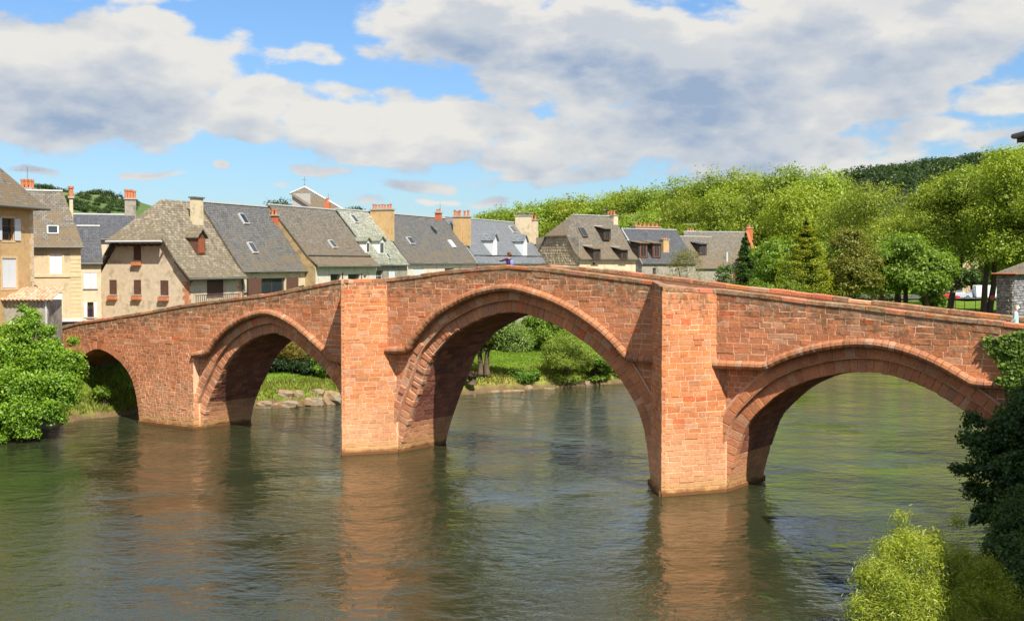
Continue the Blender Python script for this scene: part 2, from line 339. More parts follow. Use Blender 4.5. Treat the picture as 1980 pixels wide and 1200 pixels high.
def water_mat():
    m = bpy.data.materials.new('river_water'); m.use_nodes = True; T = NT(m.node_tree); T.n.clear()
    o = T.new('ShaderNodeOutputMaterial'); b = T.new('ShaderNodeBsdfPrincipled'); T.l.new(b.outputs[0], o.inputs[0])
    V = T.new('ShaderNodeTexCoord').outputs['Object']
    body = T.mix(T.noise(V, 0.05, 3), c4((0.024, 0.034, 0.015)), c4((0.034, 0.040, 0.019)))
    T.l.new(body, b.inputs['Base Color']); b.inputs['Roughness'].default_value = 0.02
    b.inputs['IOR'].default_value = 1.42; b.inputs['Specular IOR Level'].default_value = 0.5
    patch = T.ramp(T.noise(V, 0.075, 5, 0.62), 0.36, 0.62, 0.16, 1.0)
    r1 = T.noise(T.vmath('MULTIPLY', V, (0.95, 1.25, 1)), 1.35, 4, 0.55, 0.5)
    r2 = T.noise(T.vmath('MULTIPLY', V, (1.1, 1.5, 1)), 3.4, 3, 0.55, 0.4)
    r3 = T.noise(T.vmath('MULTIPLY', V, (0.8, 1.2, 1)), 0.42, 2, 0.5, 0.6)
    h = T.math('ADD', T.math('ADD', T.math('MULTIPLY', r1, 0.70), T.math('MULTIPLY', r2, 0.26)), T.math('MULTIPLY', r3, 0.9))
    sp_ = T.new('ShaderNodeSeparateXYZ'); T.l.new(V, sp_.inputs[0])   # the wind ruffles the open reach beyond the piers more
    h = T.math('MULTIPLY', T.math('MULTIPLY', h, patch), T.ramp(T.math('ADD', sp_.outputs[1], T.math('MULTIPLY', sp_.outputs[0], 0.5)), 44, 78, 0.72, 2.3))
    bp = T.new('ShaderNodeBump'); bp.inputs['Strength'].default_value = 1.0; bp.inputs['Distance'].default_value = 0.15
    T.l.new(h, bp.inputs['Height']); T.l.new(bp.outputs[0], b.inputs['Normal'])
    return m
WATER = water_mat()

def ground_mat():
    m = bpy.data.materials.new('ground_surface'); m.use_nodes = True; T = NT(m.node_tree); T.n.clear()
    o = T.new('ShaderNodeOutputMaterial'); b = T.new('ShaderNodeBsdfPrincipled'); T.l.new(b.outputs[0], o.inputs[0])
    V = T.new('ShaderNodeTexCoord').outputs['Object']
    a = T.new('ShaderNodeAttribute', attribute_name='col')
    f = T.ramp(T.noise(V, 0.6, 8, 0.7), 0.3, 0.7, 0.6, 1.35, smooth=False)
    f = T.math('MULTIPLY', f, T.ramp(T.noise(V, 6.0, 5, 0.7), 0.3, 0.7, 0.75, 1.25, smooth=False))
    vv = T.new('ShaderNodeCombineXYZ'); [T.l.new(f, vv.inputs[i]) for i in range(3)]
    T.l.new(T.mix(1.0, a.outputs['Color'], vv.outputs[0], 'MULTIPLY'), b.inputs['Base Color']); b.inputs['Roughness'].default_value = 1.0; b.inputs['Specular IOR Level'].default_value = 0.1
    bp = T.new('ShaderNodeBump'); bp.inputs['Strength'].default_value = 0.8; bp.inputs['Distance'].default_value = 0.1
    T.l.new(T.noise(V, 5.0, 5, 0.7), bp.inputs['Height']); T.l.new(bp.outputs[0], b.inputs['Normal'])
    return m
GROUND = ground_mat()

# ------------------------------------------------------------------ terrain and river
LB = np.array([(-400, -20), (-60, 56), (-34, 73), (-30.5, 84), (-26, 90), (-19, 91), (-12, 95), (-5, 100), (9.5, 110), (20, 120), (36, 126), (60, 132), (90, 140), (250, 175), (1500, 500)], float)
RB = np.array([(120, -300), (24, -20), (12.5, 22), (12.5, 34), (16.5, 44), (20.5, 50), (25, 56), (33.8, 86), (48, 99), (70, 106), (110, 116), (250, 142), (1500, 440)], float)
def sdist(P, L, side):
    best = np.full(len(P), 1e9); sg = np.zeros(len(P))
    for a, b in zip(L[:-1], L[1:]):
        d = b - a; t = np.clip(((P - a) @ d) / (d @ d), 0, 1); q = P - (a + t[:, None] * d); r = np.hypot(q[:, 0], q[:, 1])
        cr = d[0] * (P[:, 1] - a[1]) - d[1] * (P[:, 0] - a[0]); m = r < best - 1e-9
        best[m] = r[m]; sg[m] = np.sign(cr[m])
    return best * sg * side
def ground_h(P):
    P = np.atleast_2d(np.asarray(P, float)); dl = sdist(P, LB, 1); dr = sdist(P, RB, -1)
    gl = np.interp(dl, [-6, -1.5, 0, 1.2, 5, 18, 30], [-2.5, -1, -.05, .95, 1.55, 2.2, 5.0])
    gq = np.interp(dl, [-6, -1.5, 0, 1.0, 2.5, 5.0, 30], [-2.5, -1, -.05, .8, 1.5, 5.0, 5.1])
    k = np.maximum(np.clip((-22.5 - P[:, 0]) / 4, 0, 1), np.clip((P[:, 0] - 20) / 8, 0, 1)); gl = gl * (1 - k) + gq * k
    gr = np.interp(dr, [-6, -1.5, 0, 1.5, 4, 9, 60], [-2.5, -1, -.05, 1.5, 3.4, 5.2, 5.3])
    gn = np.interp(dr, [-6, -1.5, 0, 2.5, 6, 12, 60], [-2.5, -1, -.05, .35, 2.0, 5.2, 5.3]); kn = np.clip((62 - P[:, 1]) / 8, 0, 1); gr = gr * (1 - kn) + gn * kn
    h = np.maximum(gl, gr)
    wob = 0.10 * np.sin(P[:, 0] * 0.9 + P[:, 1] * 0.5) + 0.08 * np.sin(P[:, 0] * 0.37 - P[:, 1] * 1.1)
    return h + wob * (h > 0.2), dl, dr
def gh(x, y): return float(ground_h([(x, y)])[0][0])
def grid_axis(spec):
    out = []
    for a, b, st in spec: out += list(np.arange(a, b, st))
    return np.array(out + [spec[-1][1]])
xs = grid_axis([(-4000, -400, 400), (-400, -80, 20), (-80, -45, 2.5), (-45, 55, 0.7), (55, 120, 3), (120, 400, 20), (400, 4000, 400)])
ys = grid_axis([(-600, -40, 40), (-40, 30, 5), (30, 60, 1.5), (60, 135, 0.7), (135, 260, 4), (260, 600, 20), (600, 5000, 400)])
XX, YY = np.meshgrid(xs, ys); P = np.stack([XX.ravel(), YY.ravel()], 1)
hh, dl, dr = ground_h(P)
nx, ny = len(xs), len(ys)
def np_mesh(name, verts, faces, cols=None, mat=None, parent=None, smooth=False):
    """fast mesh from numpy arrays, faces (M,4) or (M,3)"""
    me = bpy.data.meshes.new(name); k = faces.shape[1]
    me.vertices.add(len(verts)); me.vertices.foreach_set('co', verts.astype(np.float32).ravel())
    me.loops.add(faces.size); me.loops.foreach_set('vertex_index', faces.astype(np.int32).ravel())
    me.polygons.add(len(faces)); me.polygons.foreach_set('loop_start', np.arange(0, faces.size, k, dtype=np.int32))
    if smooth: me.polygons.foreach_set('use_smooth', np.ones(len(faces), bool))
    if cols is not None:
        at = me.attributes.new('col', 'FLOAT_COLOR', 'POINT'); c = np.ones((len(verts), 4), np.float32); c[:, :3] = cols; at.data.foreach_set('color', c.ravel())
    me.materials.append(mat); me.update(calc_edges=True)
    o = bpy.data.objects.new(name, me); COL.objects.link(o)
    if parent is not None: o.parent = parent
    return o
idx = np.arange(nx * ny).reshape(ny, nx)
faces = np.stack([idx[:-1, :-1].ravel(), idx[:-1, 1:].ravel(), idx[1:, 1:].ravel(), idx[1:, :-1].ravel()], 1)
gc = np.zeros((len(P), 3)); grass = np.array([0.135, 0.21, 0.022]); dry = np.array([0.30, 0.23, 0.075]); mud = np.array([0.16, 0.11, 0.06]); town = np.array([0.26, 0.23, 0.19])
n1 = 0.5 + 0.5 * np.sin(P[:, 0] * .31 + 1.3 * np.sin(P[:, 1] * .23)) * np.sin(P[:, 1] * .41 + P[:, 0] * 0.13)
nd = np.maximum(dl, dr)
gc[:] = grass
edge = np.clip((3.2 - nd) / 2.2, 0, 1)[:, None]; gc = gc * (1 - edge * 0.8 * n1[:, None]) + dry * edge * 0.8 * n1[:, None]
lowm = (hh < 0.45)[:, None]; gc = np.where(lowm, mud, gc)
tw = ((dl > 24) & (P[:, 1] < 400) & (P[:, 0] < 30)) | ((P[:, 0] < -22) & (dl > 4) & (P[:, 1] < 400)); gc = np.where(tw[:, None], town, gc)
g = np_mesh('ground', np.column_stack([P, hh]), faces, gc, GROUND, smooth=True)
tag(g, 'grassy river banks and town ground on both sides of the river', kind='structure')
wx = np.array([[-1500, -600, 0], [1500, -600, 0], [1500, 2600, 0], [-1500, 2600, 0]], float)
tag(np_mesh('river_water', wx, np.array([[0, 1, 2, 3]]), mat=WATER), 'green brown rippled river reflecting the bridge and the cloudy sky', kind='structure')

# ------------------------------------------------------------------ the bridge
BR = root('stone_bridge', BO, 'medieval red sandstone bridge with four pointed arches across the river', 'bridge', rz=math.atan2(BU[1], BU[0]))
BR['_inv'] = [1.0, 0, 0, 0, 0, 1.0, 0, 0, 0, 0, 1.0, 0, 0, 0, 0, 1.0]    # bridge parts are written in (u, v, z)
VU = -0.45   # face of the upper wall; the arch rings and piers stand at v = 0, the far side at VB
VB = 4.45
def pl(pts, v=0.0): return [bl(x, y, v) for x, y in pts]
arch1 = pl([(163, 686.5), (175, 678), (186, 673), (196, 676), (212, 683), (229.5, 697), (245, 714.5), (256, 735.5), (263, 763.5), (266.5, 786), (269, 807)], VU)
am = arch1[2][0]
mir = [(2 * am - u, z) for u, z in arch1[3:]][::-1]
arch1 = [(u, z) for u, z in mir if u < arch1[0][0] - 0.2] + arch1
arch1 = [(arch1[0][0] - 0.05, -1.2)] + arch1 + [(arch1[-1][0] + 0.05, -1.2)]
arch2 = pl([(422, 728.5), (431, 707), (445, 687.5), (459, 672), (479, 658), (502, 648), (527, 643), (541, 648), (555.5, 655), (575, 669), (601, 692), (621, 711.5), (638, 733), (649, 750), (657.5, 767)])
arch2 = [(-17.4, -1.2), (-17.35, 0), (-16.9, 1.4), (-16.2, 2.6)] + arch2 + [(-4.35, 1.5), (-4.0, 0), (-3.95, -1.2)]
arch3 = pl([(813, 740), (830, 692), (851, 668), (869, 647), (896, 632), (920, 618.5), (950, 608), (980, 603.5), (998, 602.6), (1022, 609.5), (1058, 621.5), (1100, 642.5), (1142, 672.5), (1169, 698), (1196, 731), (1214, 761), (1232, 794), (1244, 836), (1247, 860)])
arch3 = [(0.0, -1.2), (0.05, 0), (0.55, 1.5), (1.15, 2.9)] + arch3 + [(16.74, 0), (16.8, -1.2)]
arch4 = pl([(1432, 846), (1439.5, 823), (1455, 805.5), (1480, 780.6), (1506.6, 759.5), (1537, 744), (1568, 734), (1606, 725), (1640, 721), (1665, 719.5), (1692, 720), (1722, 726), (1749, 733.5), (1785, 748.5), (1815, 765), (1851, 787.5), (1878, 805.5), (1917, 837)])
arch4 = [(20.85, -1.2), (20.9, 0), (21.2, 1.3)] + arch4 + [(34.6, 2.2), (35.4, 0.8), (35.6, -1.2)]
ARCH = [arch1, arch2, arch3, arch4]
def resample(poly, step):
    p = np.array(poly); seg = np.hypot(*(p[1:] - p[:-1]).T); s = np.concatenate([[0], np.cumsum(seg)]); n = max(2, int(s[-1] / step)); t = np.linspace(0, s[-1], n + 1)
    return np.stack([np.interp(t, s, p[:, 0]), np.interp(t, s, p[:, 1])], 1)
def smooth_poly(poly, step=0.25, it=4, keep=None):
    p = resample(poly, step)
    for _ in range(it):
        q = p.copy(); q[1:-1] = 0.5 * p[1:-1] + 0.25 * (p[:-2] + p[2:]); p = q
    return p
def normals(p):
    t = np.gradient(p, axis=0); t /= np.hypot(t[:, 0], t[:, 1])[:, None]; return np.stack([-t[:, 1], t[:, 0]], 1)
def offset(p, d): return p + normals(p) * d
def height_fn(p):
    """upper envelope z(u) of a polyline; -9 outside"""
    us = np.linspace(p[:, 0].min(), p[:, 0].max(), 400); zz = np.full(400, -9.0)
    for (a, za), (b, zb) in zip(p[:-1], p[1:]):
        lo, hi = min(a, b), max(a, b); m = (us >= lo) & (us <= hi)
        if hi - lo > 1e-6: zz[m] = np.maximum(zz[m], za + (zb - za) * (us[m] - a) / (b - a))
        else: zz[m] = np.maximum(zz[m], max(za, zb))
    return lambda u: np.where((np.asarray(u) < us[0]) | (np.asarray(u) > us[-1]), -9.0, np.interp(u, us, zz))
A = [smooth_poly(a, 0.22) for a in ARCH]
fin = [height_fn(a) for a in A]
R1, R2, R3 = 0.70, 1.16, 1.55        # inner order, outer order, hood outer edge
fout = [height_fn(offset(A[0], 0.56))] + [height_fn(offset(a, R2)) for a in A[1:]]
# hood: follows the ring and ends in level string courses at the piers
stub = {1: (bl(390, 687, VU)[1], bl(655, 698, VU)[1]), 2: (bl(758, 677, VU)[1], bl(1250, 695, VU)[1]), 3: (bl(1380, 704, VU)[1], bl(1925, 744, VU)[1])}
ends = {1: (-17.45, -3.3), 2: (-0.35, 17.3), 3: (20.2, 36.5)}
HOOD = {}
for k in (1, 2, 3):
    o_ = offset(A[k], (R2 + R3) / 2); um = o_[np.argmax(o_[:, 1]), 0]; zl, zr = stub[k]
    pts = [p for p in o_ if (p[0] <= um and p[1] > zl) or (p[0] > um and p[1] > zr)]
    ul, ur = ends[k]
    pts = [p for p in pts if ul < p[0] < ur]
    HOOD[k] = resample([(ul, zl)] + [tuple(p) for p in pts] + [(ur, zr)], 0.1)
    for _ in range(3): q = HOOD[k].copy(); q[1:-1] = .5 * HOOD[k][1:-1] + .25 * (HOOD[k][:-2] + HOOD[k][2:]); HOOD[k] = q
fh = {k: height_fn(HOOD[k]) for k in HOOD}
# parapet line (top of the coping), from the near face
ptop = pl([(100, 636), (153, 621.5), (255, 606), (368, 586), (450, 575), (518, 567), (658, 540), (747, 538), (790, 533), (875, 521), (950, 514), (981, 511.5), (1063, 518), (1129, 526), (1265, 543), (1333, 552), (1374, 557), (1458, 566), (1575, 581), (1660, 589), (1710, 596), (1803, 607), (1848, 612), (1911, 618.6), (1974, 625)], VU)
ptop = [(ptop[0][0] - 10, ptop[0][1] - 0.9)] + ptop + [(ptop[-1][0] + 12, ptop[-1][1] - 1.1)]
ptu, ptz = np.array(ptop).T
ftop = lambda u: np.interp(u, ptu, ptz)
UL, UR = -40.0, 44.0

MORT = (0.86, 0.53, 0.34, 1.0)
stones = []    # every facing block: (front polygon (n,3), outward direction, depth, colour)
def stone_col(kind, z, u, top=None):
    r = random.random(); al = 1.0
    if kind == 'cut': base = random.choice([(0.60, 0.225, 0.092), (0.63, 0.245, 0.102), (0.56, 0.205, 0.088), (0.60, 0.25, 0.12), (0.62, 0.265, 0.13)])
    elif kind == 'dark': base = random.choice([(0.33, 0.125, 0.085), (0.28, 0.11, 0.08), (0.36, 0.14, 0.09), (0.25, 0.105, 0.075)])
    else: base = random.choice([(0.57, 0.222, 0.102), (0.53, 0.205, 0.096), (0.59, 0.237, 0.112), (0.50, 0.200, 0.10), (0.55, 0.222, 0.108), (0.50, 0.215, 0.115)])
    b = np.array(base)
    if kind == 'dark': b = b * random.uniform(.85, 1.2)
    elif r < 0.02: b = np.array((0.58, 0.155, 0.065))
    elif r < 0.08: b = b * .6 + .4 * np.array((0.40, 0.26, 0.16))
    elif r < 0.17: b = np.array((0.58, 0.30, 0.18))
    if kind in ('cut', 'wall') and z < 3.6:
        k = min(1, (3.6 - z) / 1.8) * (0.75 if kind == 'cut' else 0.6); b = b * (1 - k) + np.array((0.66, 0.345, 0.19)) * k
    if top is not None: al = float(np.clip((top - z) / 2.2, 0.12, 1.0))
    b = b * random.uniform(0.90, 1.12)
    return (float(b[0]), float(b[1]), float(b[2]), al)
def strip_poly(a0, a1, bot, top, n):
    us = np.linspace(a0, a1, n + 1); lo = np.array([bot(u) for u in us]); hi = np.array([top(u) for u in us]); ok = hi > lo + 0.035
    if ok.sum() < 2: return None
    i = np.where(ok)[0]; i = np.arange(i[0], i[-1] + 1)
    if len(i) < 2 or not ok[i].all(): return None
    if us[i[-1]] - us[i[0]] < 0.08: return None
    L = [(us[j], lo[j]) for j in i]; T_ = [(us[j], hi[j]) for j in i[::-1]]
    # drop points that lie on a straight run
    P_ = L + T_; out = []
    for k in range(len(P_)):
        p, q, r = np.array(P_[k - 1]), np.array(P_[k]), np.array(P_[(k + 1) % len(P_)])
        if abs((q - p)[0] * (r - q)[1] - (q - p)[1] * (r - q)[0]) > 1e-4 or (abs(q - p).sum() < 1e-6): out.append(tuple(q))
    return out if len(out) >= 3 else None
def lay(a0, a1, bot, top, M, n, z0=-0.6, hmin=0.22, hmax=0.32, wmin=0.45, wmax=0.95, kind='wall', slope=None, gap=0.028, depth=0.18, jit=0.02, topf=None, rough=None):
    """courses of blocks on a wall; M(a,z) -> (u,v,z); slope(a) lets courses follow a sloping line"""
    z = z0; zmax = max(top(a) for a in np.linspace(a0, a1, 60)); sl = slope or (lambda a: 0.0)
    zmax -= min(sl(a) for a in np.linspace(a0, a1, 30)) if slope else 0
    while z < zmax:
        h = random.uniform(hmin, hmax); a = a0 - random.uniform(0, wmax)
        while a < a1:
            w = random.uniform(wmin, wmax)
            if rough and rough(a, z): w = random.uniform(0.22, 0.5)
            l, r = max(a + gap / 2, a0 + 0.004), min(a + w - gap / 2, a1 - 0.004)
            if r - l > 0.07:
                dz0 = random.uniform(-jit, jit) * .6; dz1 = random.uniform(-jit, jit) * .6
                zs_, ze_ = z + gap / 2 + dz0, z + h - gap / 2 + dz1
                splits = [(zs_, ze_)]
                if rough and rough(a, z) and random.random() < 0.35: mzz = (zs_ + ze_) / 2 + random.uniform(-.04, .04); splits = [(zs_, mzz - gap / 2), (mzz + gap / 2, ze_)]
                for zs2, ze2 in splits:
                    pol = strip_poly(l, r, lambda u: max(zs2 + sl(u), bot(u)), lambda u: min(ze2 + sl(u), top(u)), max(2, int((r - l) / 0.12)))
                    if pol:
                        zc = sum(p[1] for p in pol) / len(pol); uc = sum(p[0] for p in pol) / len(pol)
                        c = stone_col(kind, zc, uc, topf(uc) if topf else None)
                        stones.append((np.array([M(p[0], p[1]) for p in pol]), np.array(n, float), depth, c, random.uniform(0, 0.013) + (.02 if random.random() < .06 else 0)))
            a += w
        z += h
def block(mb, poly, n, depth, col, proud, bev=0.011):
    """facing block: chamfered front, straight sides"""
    c = poly.mean(0); d = poly - c; L = np.linalg.norm(d, axis=1)[:, None]; k = len(poly)
    ins = c + d * np.clip(1 - bev * 1.3 / np.maximum(L, 0.03), 0.3, 1)
    wob = (rng.random((k, 1)) - 0.5) * 0.012
    f = ins + n * (proud + wob); s_ = poly + n * (proud - bev); b = poly - n * depth
    vs = np.vstack([f, s_, b]); fs = [tuple(range(k))]
    for i in range(k):
        j = (i + 1) % k; fs.append((k + i, k + j, j, i)); fs.append((2 * k + i, 2 * k + j, k + j, k + i))
    # keep the winding so that the front faces outwards
    nn = np.cross(f[1] - f[0], f[2] - f[1]) @ n
    if nn < 0: fs = [t[::-1] for t in fs]
    mb.add(vs, fs, col)
Mup = lambda a, z: (a, VU, z); Mlo = lambda a, z: (a, 0.0, z)
COPH = 0.20; PARH = 0.34
crs = lambda u: ftop(u) - COPH - 0.015
def low_up(u):    # lower edge of the upper wall
    for k in (1, 2, 3):
        if ends[k][0] < u < ends[k][1]: return float(fh[k](u))
    if u <= ends[1][0]: return max(-0.6, float(fout[0](u)))
    return 3.0 if u > 36 else 6.2
rough_zone = lambda a, z: (-26 < a < -17 and z < 5.4 - 0.15 * abs(a + 21))
# upper wall, with the last courses following the parapet
lay(UL, UR, low_up, lambda u: crs(u) - PARH, Mup, (0, -1, 0), topf=ftop, rough=rough_zone)
lay(UL, UR, lambda u: max(low_up(u), crs(u) - PARH + 0.02), crs, Mup, (0, -1, 0), z0=-COPH - 0.015 - PARH, hmin=PARH, hmax=PARH + .001, wmin=.6, wmax=1.3, slope=ftop, topf=ftop)
# lower wall behind the hoods and the piers
def top_lo(u):
    for k in (1, 2, 3):
        if ends[k][0] - 0.6 < u < ends[k][1] + 0.6: return float(max(fh[k](u), min(stub[k]))) + 0.05
    return 6.3
def bot_lo(u): return max([-0.6] + [float(fout[k](u)) for k in (1, 2, 3)])
def top_lo2(u): return min(top_lo(u), ftop(u) - 1)
lay(-17.4, 37, bot_lo, top_lo2, Mlo, (0, -1, 0), wmin=.3, wmax=.6)
lay(0.0, .45, lambda a: -.6, lambda a: stub[1][0] - .1, lambda a, z: (ends[1][0], VU + a, z), (1, 0, 0), hmin=.25, hmax=.36, wmin=.5, wmax=.6)
# cutwaters
def cutwater(uL, uT, vT, uR_, nm):
    topz = lambda u: float(ftop(u)) - 0.02
    for (ua, va), (ub, vb), kd in (((uL, 0.0), (uT, vT), 'cut'), ((uT, vT), (uR_, 0.0), 'cut')):
        ln = math.hypot(ub - ua, vb - va); e = np.array([(ub - ua) / ln, (vb - va) / ln]); n = (e[1], -e[0], 0)
        M = lambda a, z, ua=ua, va=va, e=e: (ua + e[0] * a, va + e[1] * a, z)
        tf = lambda a, ua=ua, e=e: topz(ua + e[0] * a) - COPH
        lay(0.0, ln, lambda a: -0.6, tf, M, n, hmin=.20, hmax=.30, wmin=.4, wmax=.85, kind=kd, topf=lambda a, tf=tf: tf(a) + .6)
        # coping blocks on the refuge
        a = 0.0
        while a < ln - 0.1:
            w = min(random.uniform(.7, 1.1), ln - a)
            pin = np.array([e[1], -e[0]]) * -0.42; q = []
            for aa, off in ((a + .01, 0), (a + w - .01, 0), (a + w - .01, 1), (a + .01, 1)):
                q.append((ua + e[0] * aa + pin[0] * off - pin[0] * .08 * (1 - off), va + e[1] * aa + pin[1] * off - pin[1] * -.02))
            cps.append(([(x, y, topz(x0[0]) - COPH) for (x, y), x0 in zip(q, q)], [(x, y, topz(x) + random.uniform(-.01, .01)) for (x, y) in q])); a += w
    # solid core
    mb = MB(); k = 0.014
    tz = lambda u: float(ftop(u)) - COPH - .05
    tri = [(uL + k, 0.0), (uT, vT + k * 1.25), (uR_ - k, 0.0)]; fv = [(uL + k, .3), *tri, (uR_ - k, .3)]
    zt = float(ftop(uT)) - 1.25
    vs = [(x, y, -1.5) for x, y in fv] + [(x, y, zt) for x, y in fv]
    mb.add(vs, [(4, 3, 2, 1, 0), (5, 6, 7, 8, 9)] + [(i, (i + 1) % 5, 5 + (i + 1) % 5, 5 + i) for i in range(5)], MORT)
    # thin refuge walls above the deck
    inn = [(uL + .48, 0.3), (uT, vT + .66), (uR_ - .48, 0.3)]
    for i in (0, 1):
        (ua, va), (ub, vb), (uc, vc), (ud, vd) = tri[i], tri[i + 1], inn[i + 1], inn[i]
        mb.hexa([(ua, va, zt), (ub, vb, zt), (uc, vc, zt), (ud, vd, zt), (ua, va, tz(ua)), (ub, vb, tz(ub)), (uc, vc, tz(uc)), (ud, vd, tz(ud))], MORT)
    mb.build('cutwater_core', STONE, BR)
cps = []
cutwater(-3.9, -1.846, -2.71, -0.02, 'B')
cutwater(16.78, 18.94, -2.84, 20.92, 'C')
cutwater(36.0, 38.0, -2.6, 40.2, 'D')

# soffit blocks along the arches (courses run across the bridge)
for k, a in enumerate(A):
    p = resample(a, 0.34); v0 = VU + 0.5 if k == 0 else 0.5
    for i in range(len(p) - 1):
        (ua, za), (ub, zb) = p[i], p[i + 1]
        if max(za, zb) < -0.4: continue
        t = np.array([ub - ua, zb - za]); t /= np.hypot(*t); nrm = np.array([t[1], 0, -t[0]])    # towards the opening
        v = v0 - random.uniform(0, .6)
        while v < VB:
            w = random.uniform(.5, 1.0); l, r = max(v, v0) + .012, min(v + w, VB) - .012
            if r - l > 0.1:
                q = np.array([(ua + t[0] * .012, l, za + t[1] * .012), (ub - t[0] * .012, l, zb - t[1] * .012), (ub - t[0] * .012, r, zb - t[1] * .012), (ua + t[0] * .012, r, za + t[1] * .012)])
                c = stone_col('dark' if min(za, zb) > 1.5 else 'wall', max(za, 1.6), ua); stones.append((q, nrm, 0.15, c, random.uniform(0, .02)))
            v += w
# far face (plain courses) and its parapet
def bot_far(u): return max([-0.6] + [float(fin[k](u)) for k in range(4)])
lay(UL, UR, bot_far, lambda u: ftop(u) - COPH, lambda a, z: (a, VB, z), (0, 1, 0), wmin=.8, wmax=1.6, hmin=.4, hmax=.5, topf=ftop)

# sort: the 300 blocks that show largest are parts of their own, the rest is one joined part
def screen_area(poly, n):
    P3 = np.array([bw(*q) for q in poly]); N3 = BU * n[0] + BV * n[1] + np.array([0, 0, n[2]])
    vdir = Cv - P3.mean(0)
    if N3 @ vdir <= 0: return 0
    d = P3 - Cv; z = d @ Fv; X = d @ Rv / z * FPX; Y = d @ Uv / z * FPX
    if abs(X.mean()) > 995: return 0
    return 0.5 * abs(np.dot(X, np.roll(Y, -1)) - np.dot(Y, np.roll(X, -1)))
ar = np.array([screen_area(s[0], s[1]) for s in stones]); order = np.argsort(-ar)
big = set(order[:300].tolist()); rest = MB()
for i, (poly, n, dp, c, pr) in enumerate(stones):
    if i in big:
        mb = MB(); block(mb, poly, n, dp, c, pr); mb.build('stone_block', STONE, BR)
    else: block(rest, poly, n, dp, c, pr)
rest.build('stonework', STONE, BR, kind='stuff')
print('stones', len(stones))

# voussoirs: two orders on arches 2-4, one flush order on arch 1
def voussoirs(a, d0, d1, v0, v1, step, jit=0.01, worn=None, nm='voussoir', dark=0.0, zmin=-0.5):
    p = resample(a, 0.05); nr = normals(p); s = 0; n = len(p)
    while s < n - 3:
        e = min(n - 1, s + int(step / 0.05 * random.uniform(.8, 1.2)))
        if n - 1 - e < 4: e = n - 1
        if max(p[s][1], p[e][1]) < zmin: s = e; continue
        m = (s + e) // 2; wv = worn(p[m][0], p[m][1]) if worn else 0.0
        g = 0.022 + 0.07 * wv * random.random()
        tt = p[e] - p[s]; tt /= np.hypot(*tt)
        dd1 = d1 - random.random() * 0.10 * wv; dd0 = d0 + random.uniform(-.04, .16) * wv + random.uniform(-.012, .012)
        pr = random.uniform(-jit, jit) * .7 + wv * random.uniform(-.03, .09)
        q2 = [p[s] + tt * g / 2 + nr[s] * dd0, p[e] - tt * g / 2 + nr[e] * dd0, p[e] - tt * g / 2 + nr[e] * dd1, p[s] + tt * g / 2 + nr[s] * dd1]
        c = stone_col('wall', 5 if p[m][1] > 2.2 else p[m][1], 0)
        if wv > .2: c = (c[0] * .95 + .05, c[1] + .03, c[2] + .03, 1)
        mb = MB(); bev = 0.016 + 0.06 * wv
        q = np.array([(x, v0, z) for x, z in q2]) + (rng.random((4, 3)) - .5) * np.array([.05, 0.02, .05]) * (wv + .12)
        block(mb, q, np.array([0, -1.0, 0]), v1 - v0, c, pr, bev); mb.build(nm, STONE, BR); s = e
def worn3(u, z): return (.75 if 1.0 < u < 4.6 and z < 7.9 else (0.3 if u < 7.6 else 0.05)) if u < 8.6 else 0.04
def worn2(u, z): return 0.3 if u < -10 else 0.08
def worn4(u, z): return 0.15
voussoirs(A[0], 0.0, 0.56, VU, VU + .5, 0.30)
for k, wf in ((1, worn2), (2, worn3), (3, worn4)):
    voussoirs(A[k], 0.0, R1, 0.14, 0.62, 0.38 if k > 1 else 0.34, worn=wf)
    voussoirs(A[k], R1 - .02, R2, -0.14, 0.30, 0.52 if k > 1 else 0.46, worn=lambda u, z, wf=wf: wf(u, z) * (.9 if z < 7.4 else .3), zmin=0.9)
for k in (1, 2, 3):
    p = resample(A[k], .15)
    for d0_, d1_, vv_ in ((.03, R1, 0.165), (R1 - .05, R2 + .1, -0.115)):
        qa, qb = offset(p, d0_), offset(p, d1_); vs = []; fs = []
        for (u, z), (u2, z2) in zip(qa, qb): vs += [(u, vv_, z), (u2, vv_, z2), (u2, vv_ + .25, z2), (u, vv_ + .25, z)]
        for i in range(len(qa) - 1):
            b = 4 * i
            for c in range(4): fs.append((b + c, b + (c + 1) % 4, b + 4 + (c + 1) % 4, b + 4 + c))
        if vv_ < 0: keep = [f_ for f_ in fs if max(vs[f_[0]][2], vs[f_[2]][2]) > .9]; fs = keep
        MB().add(vs, fs, (.62, .36, .23, 1)).build('ring_mortar', STONE, BR)
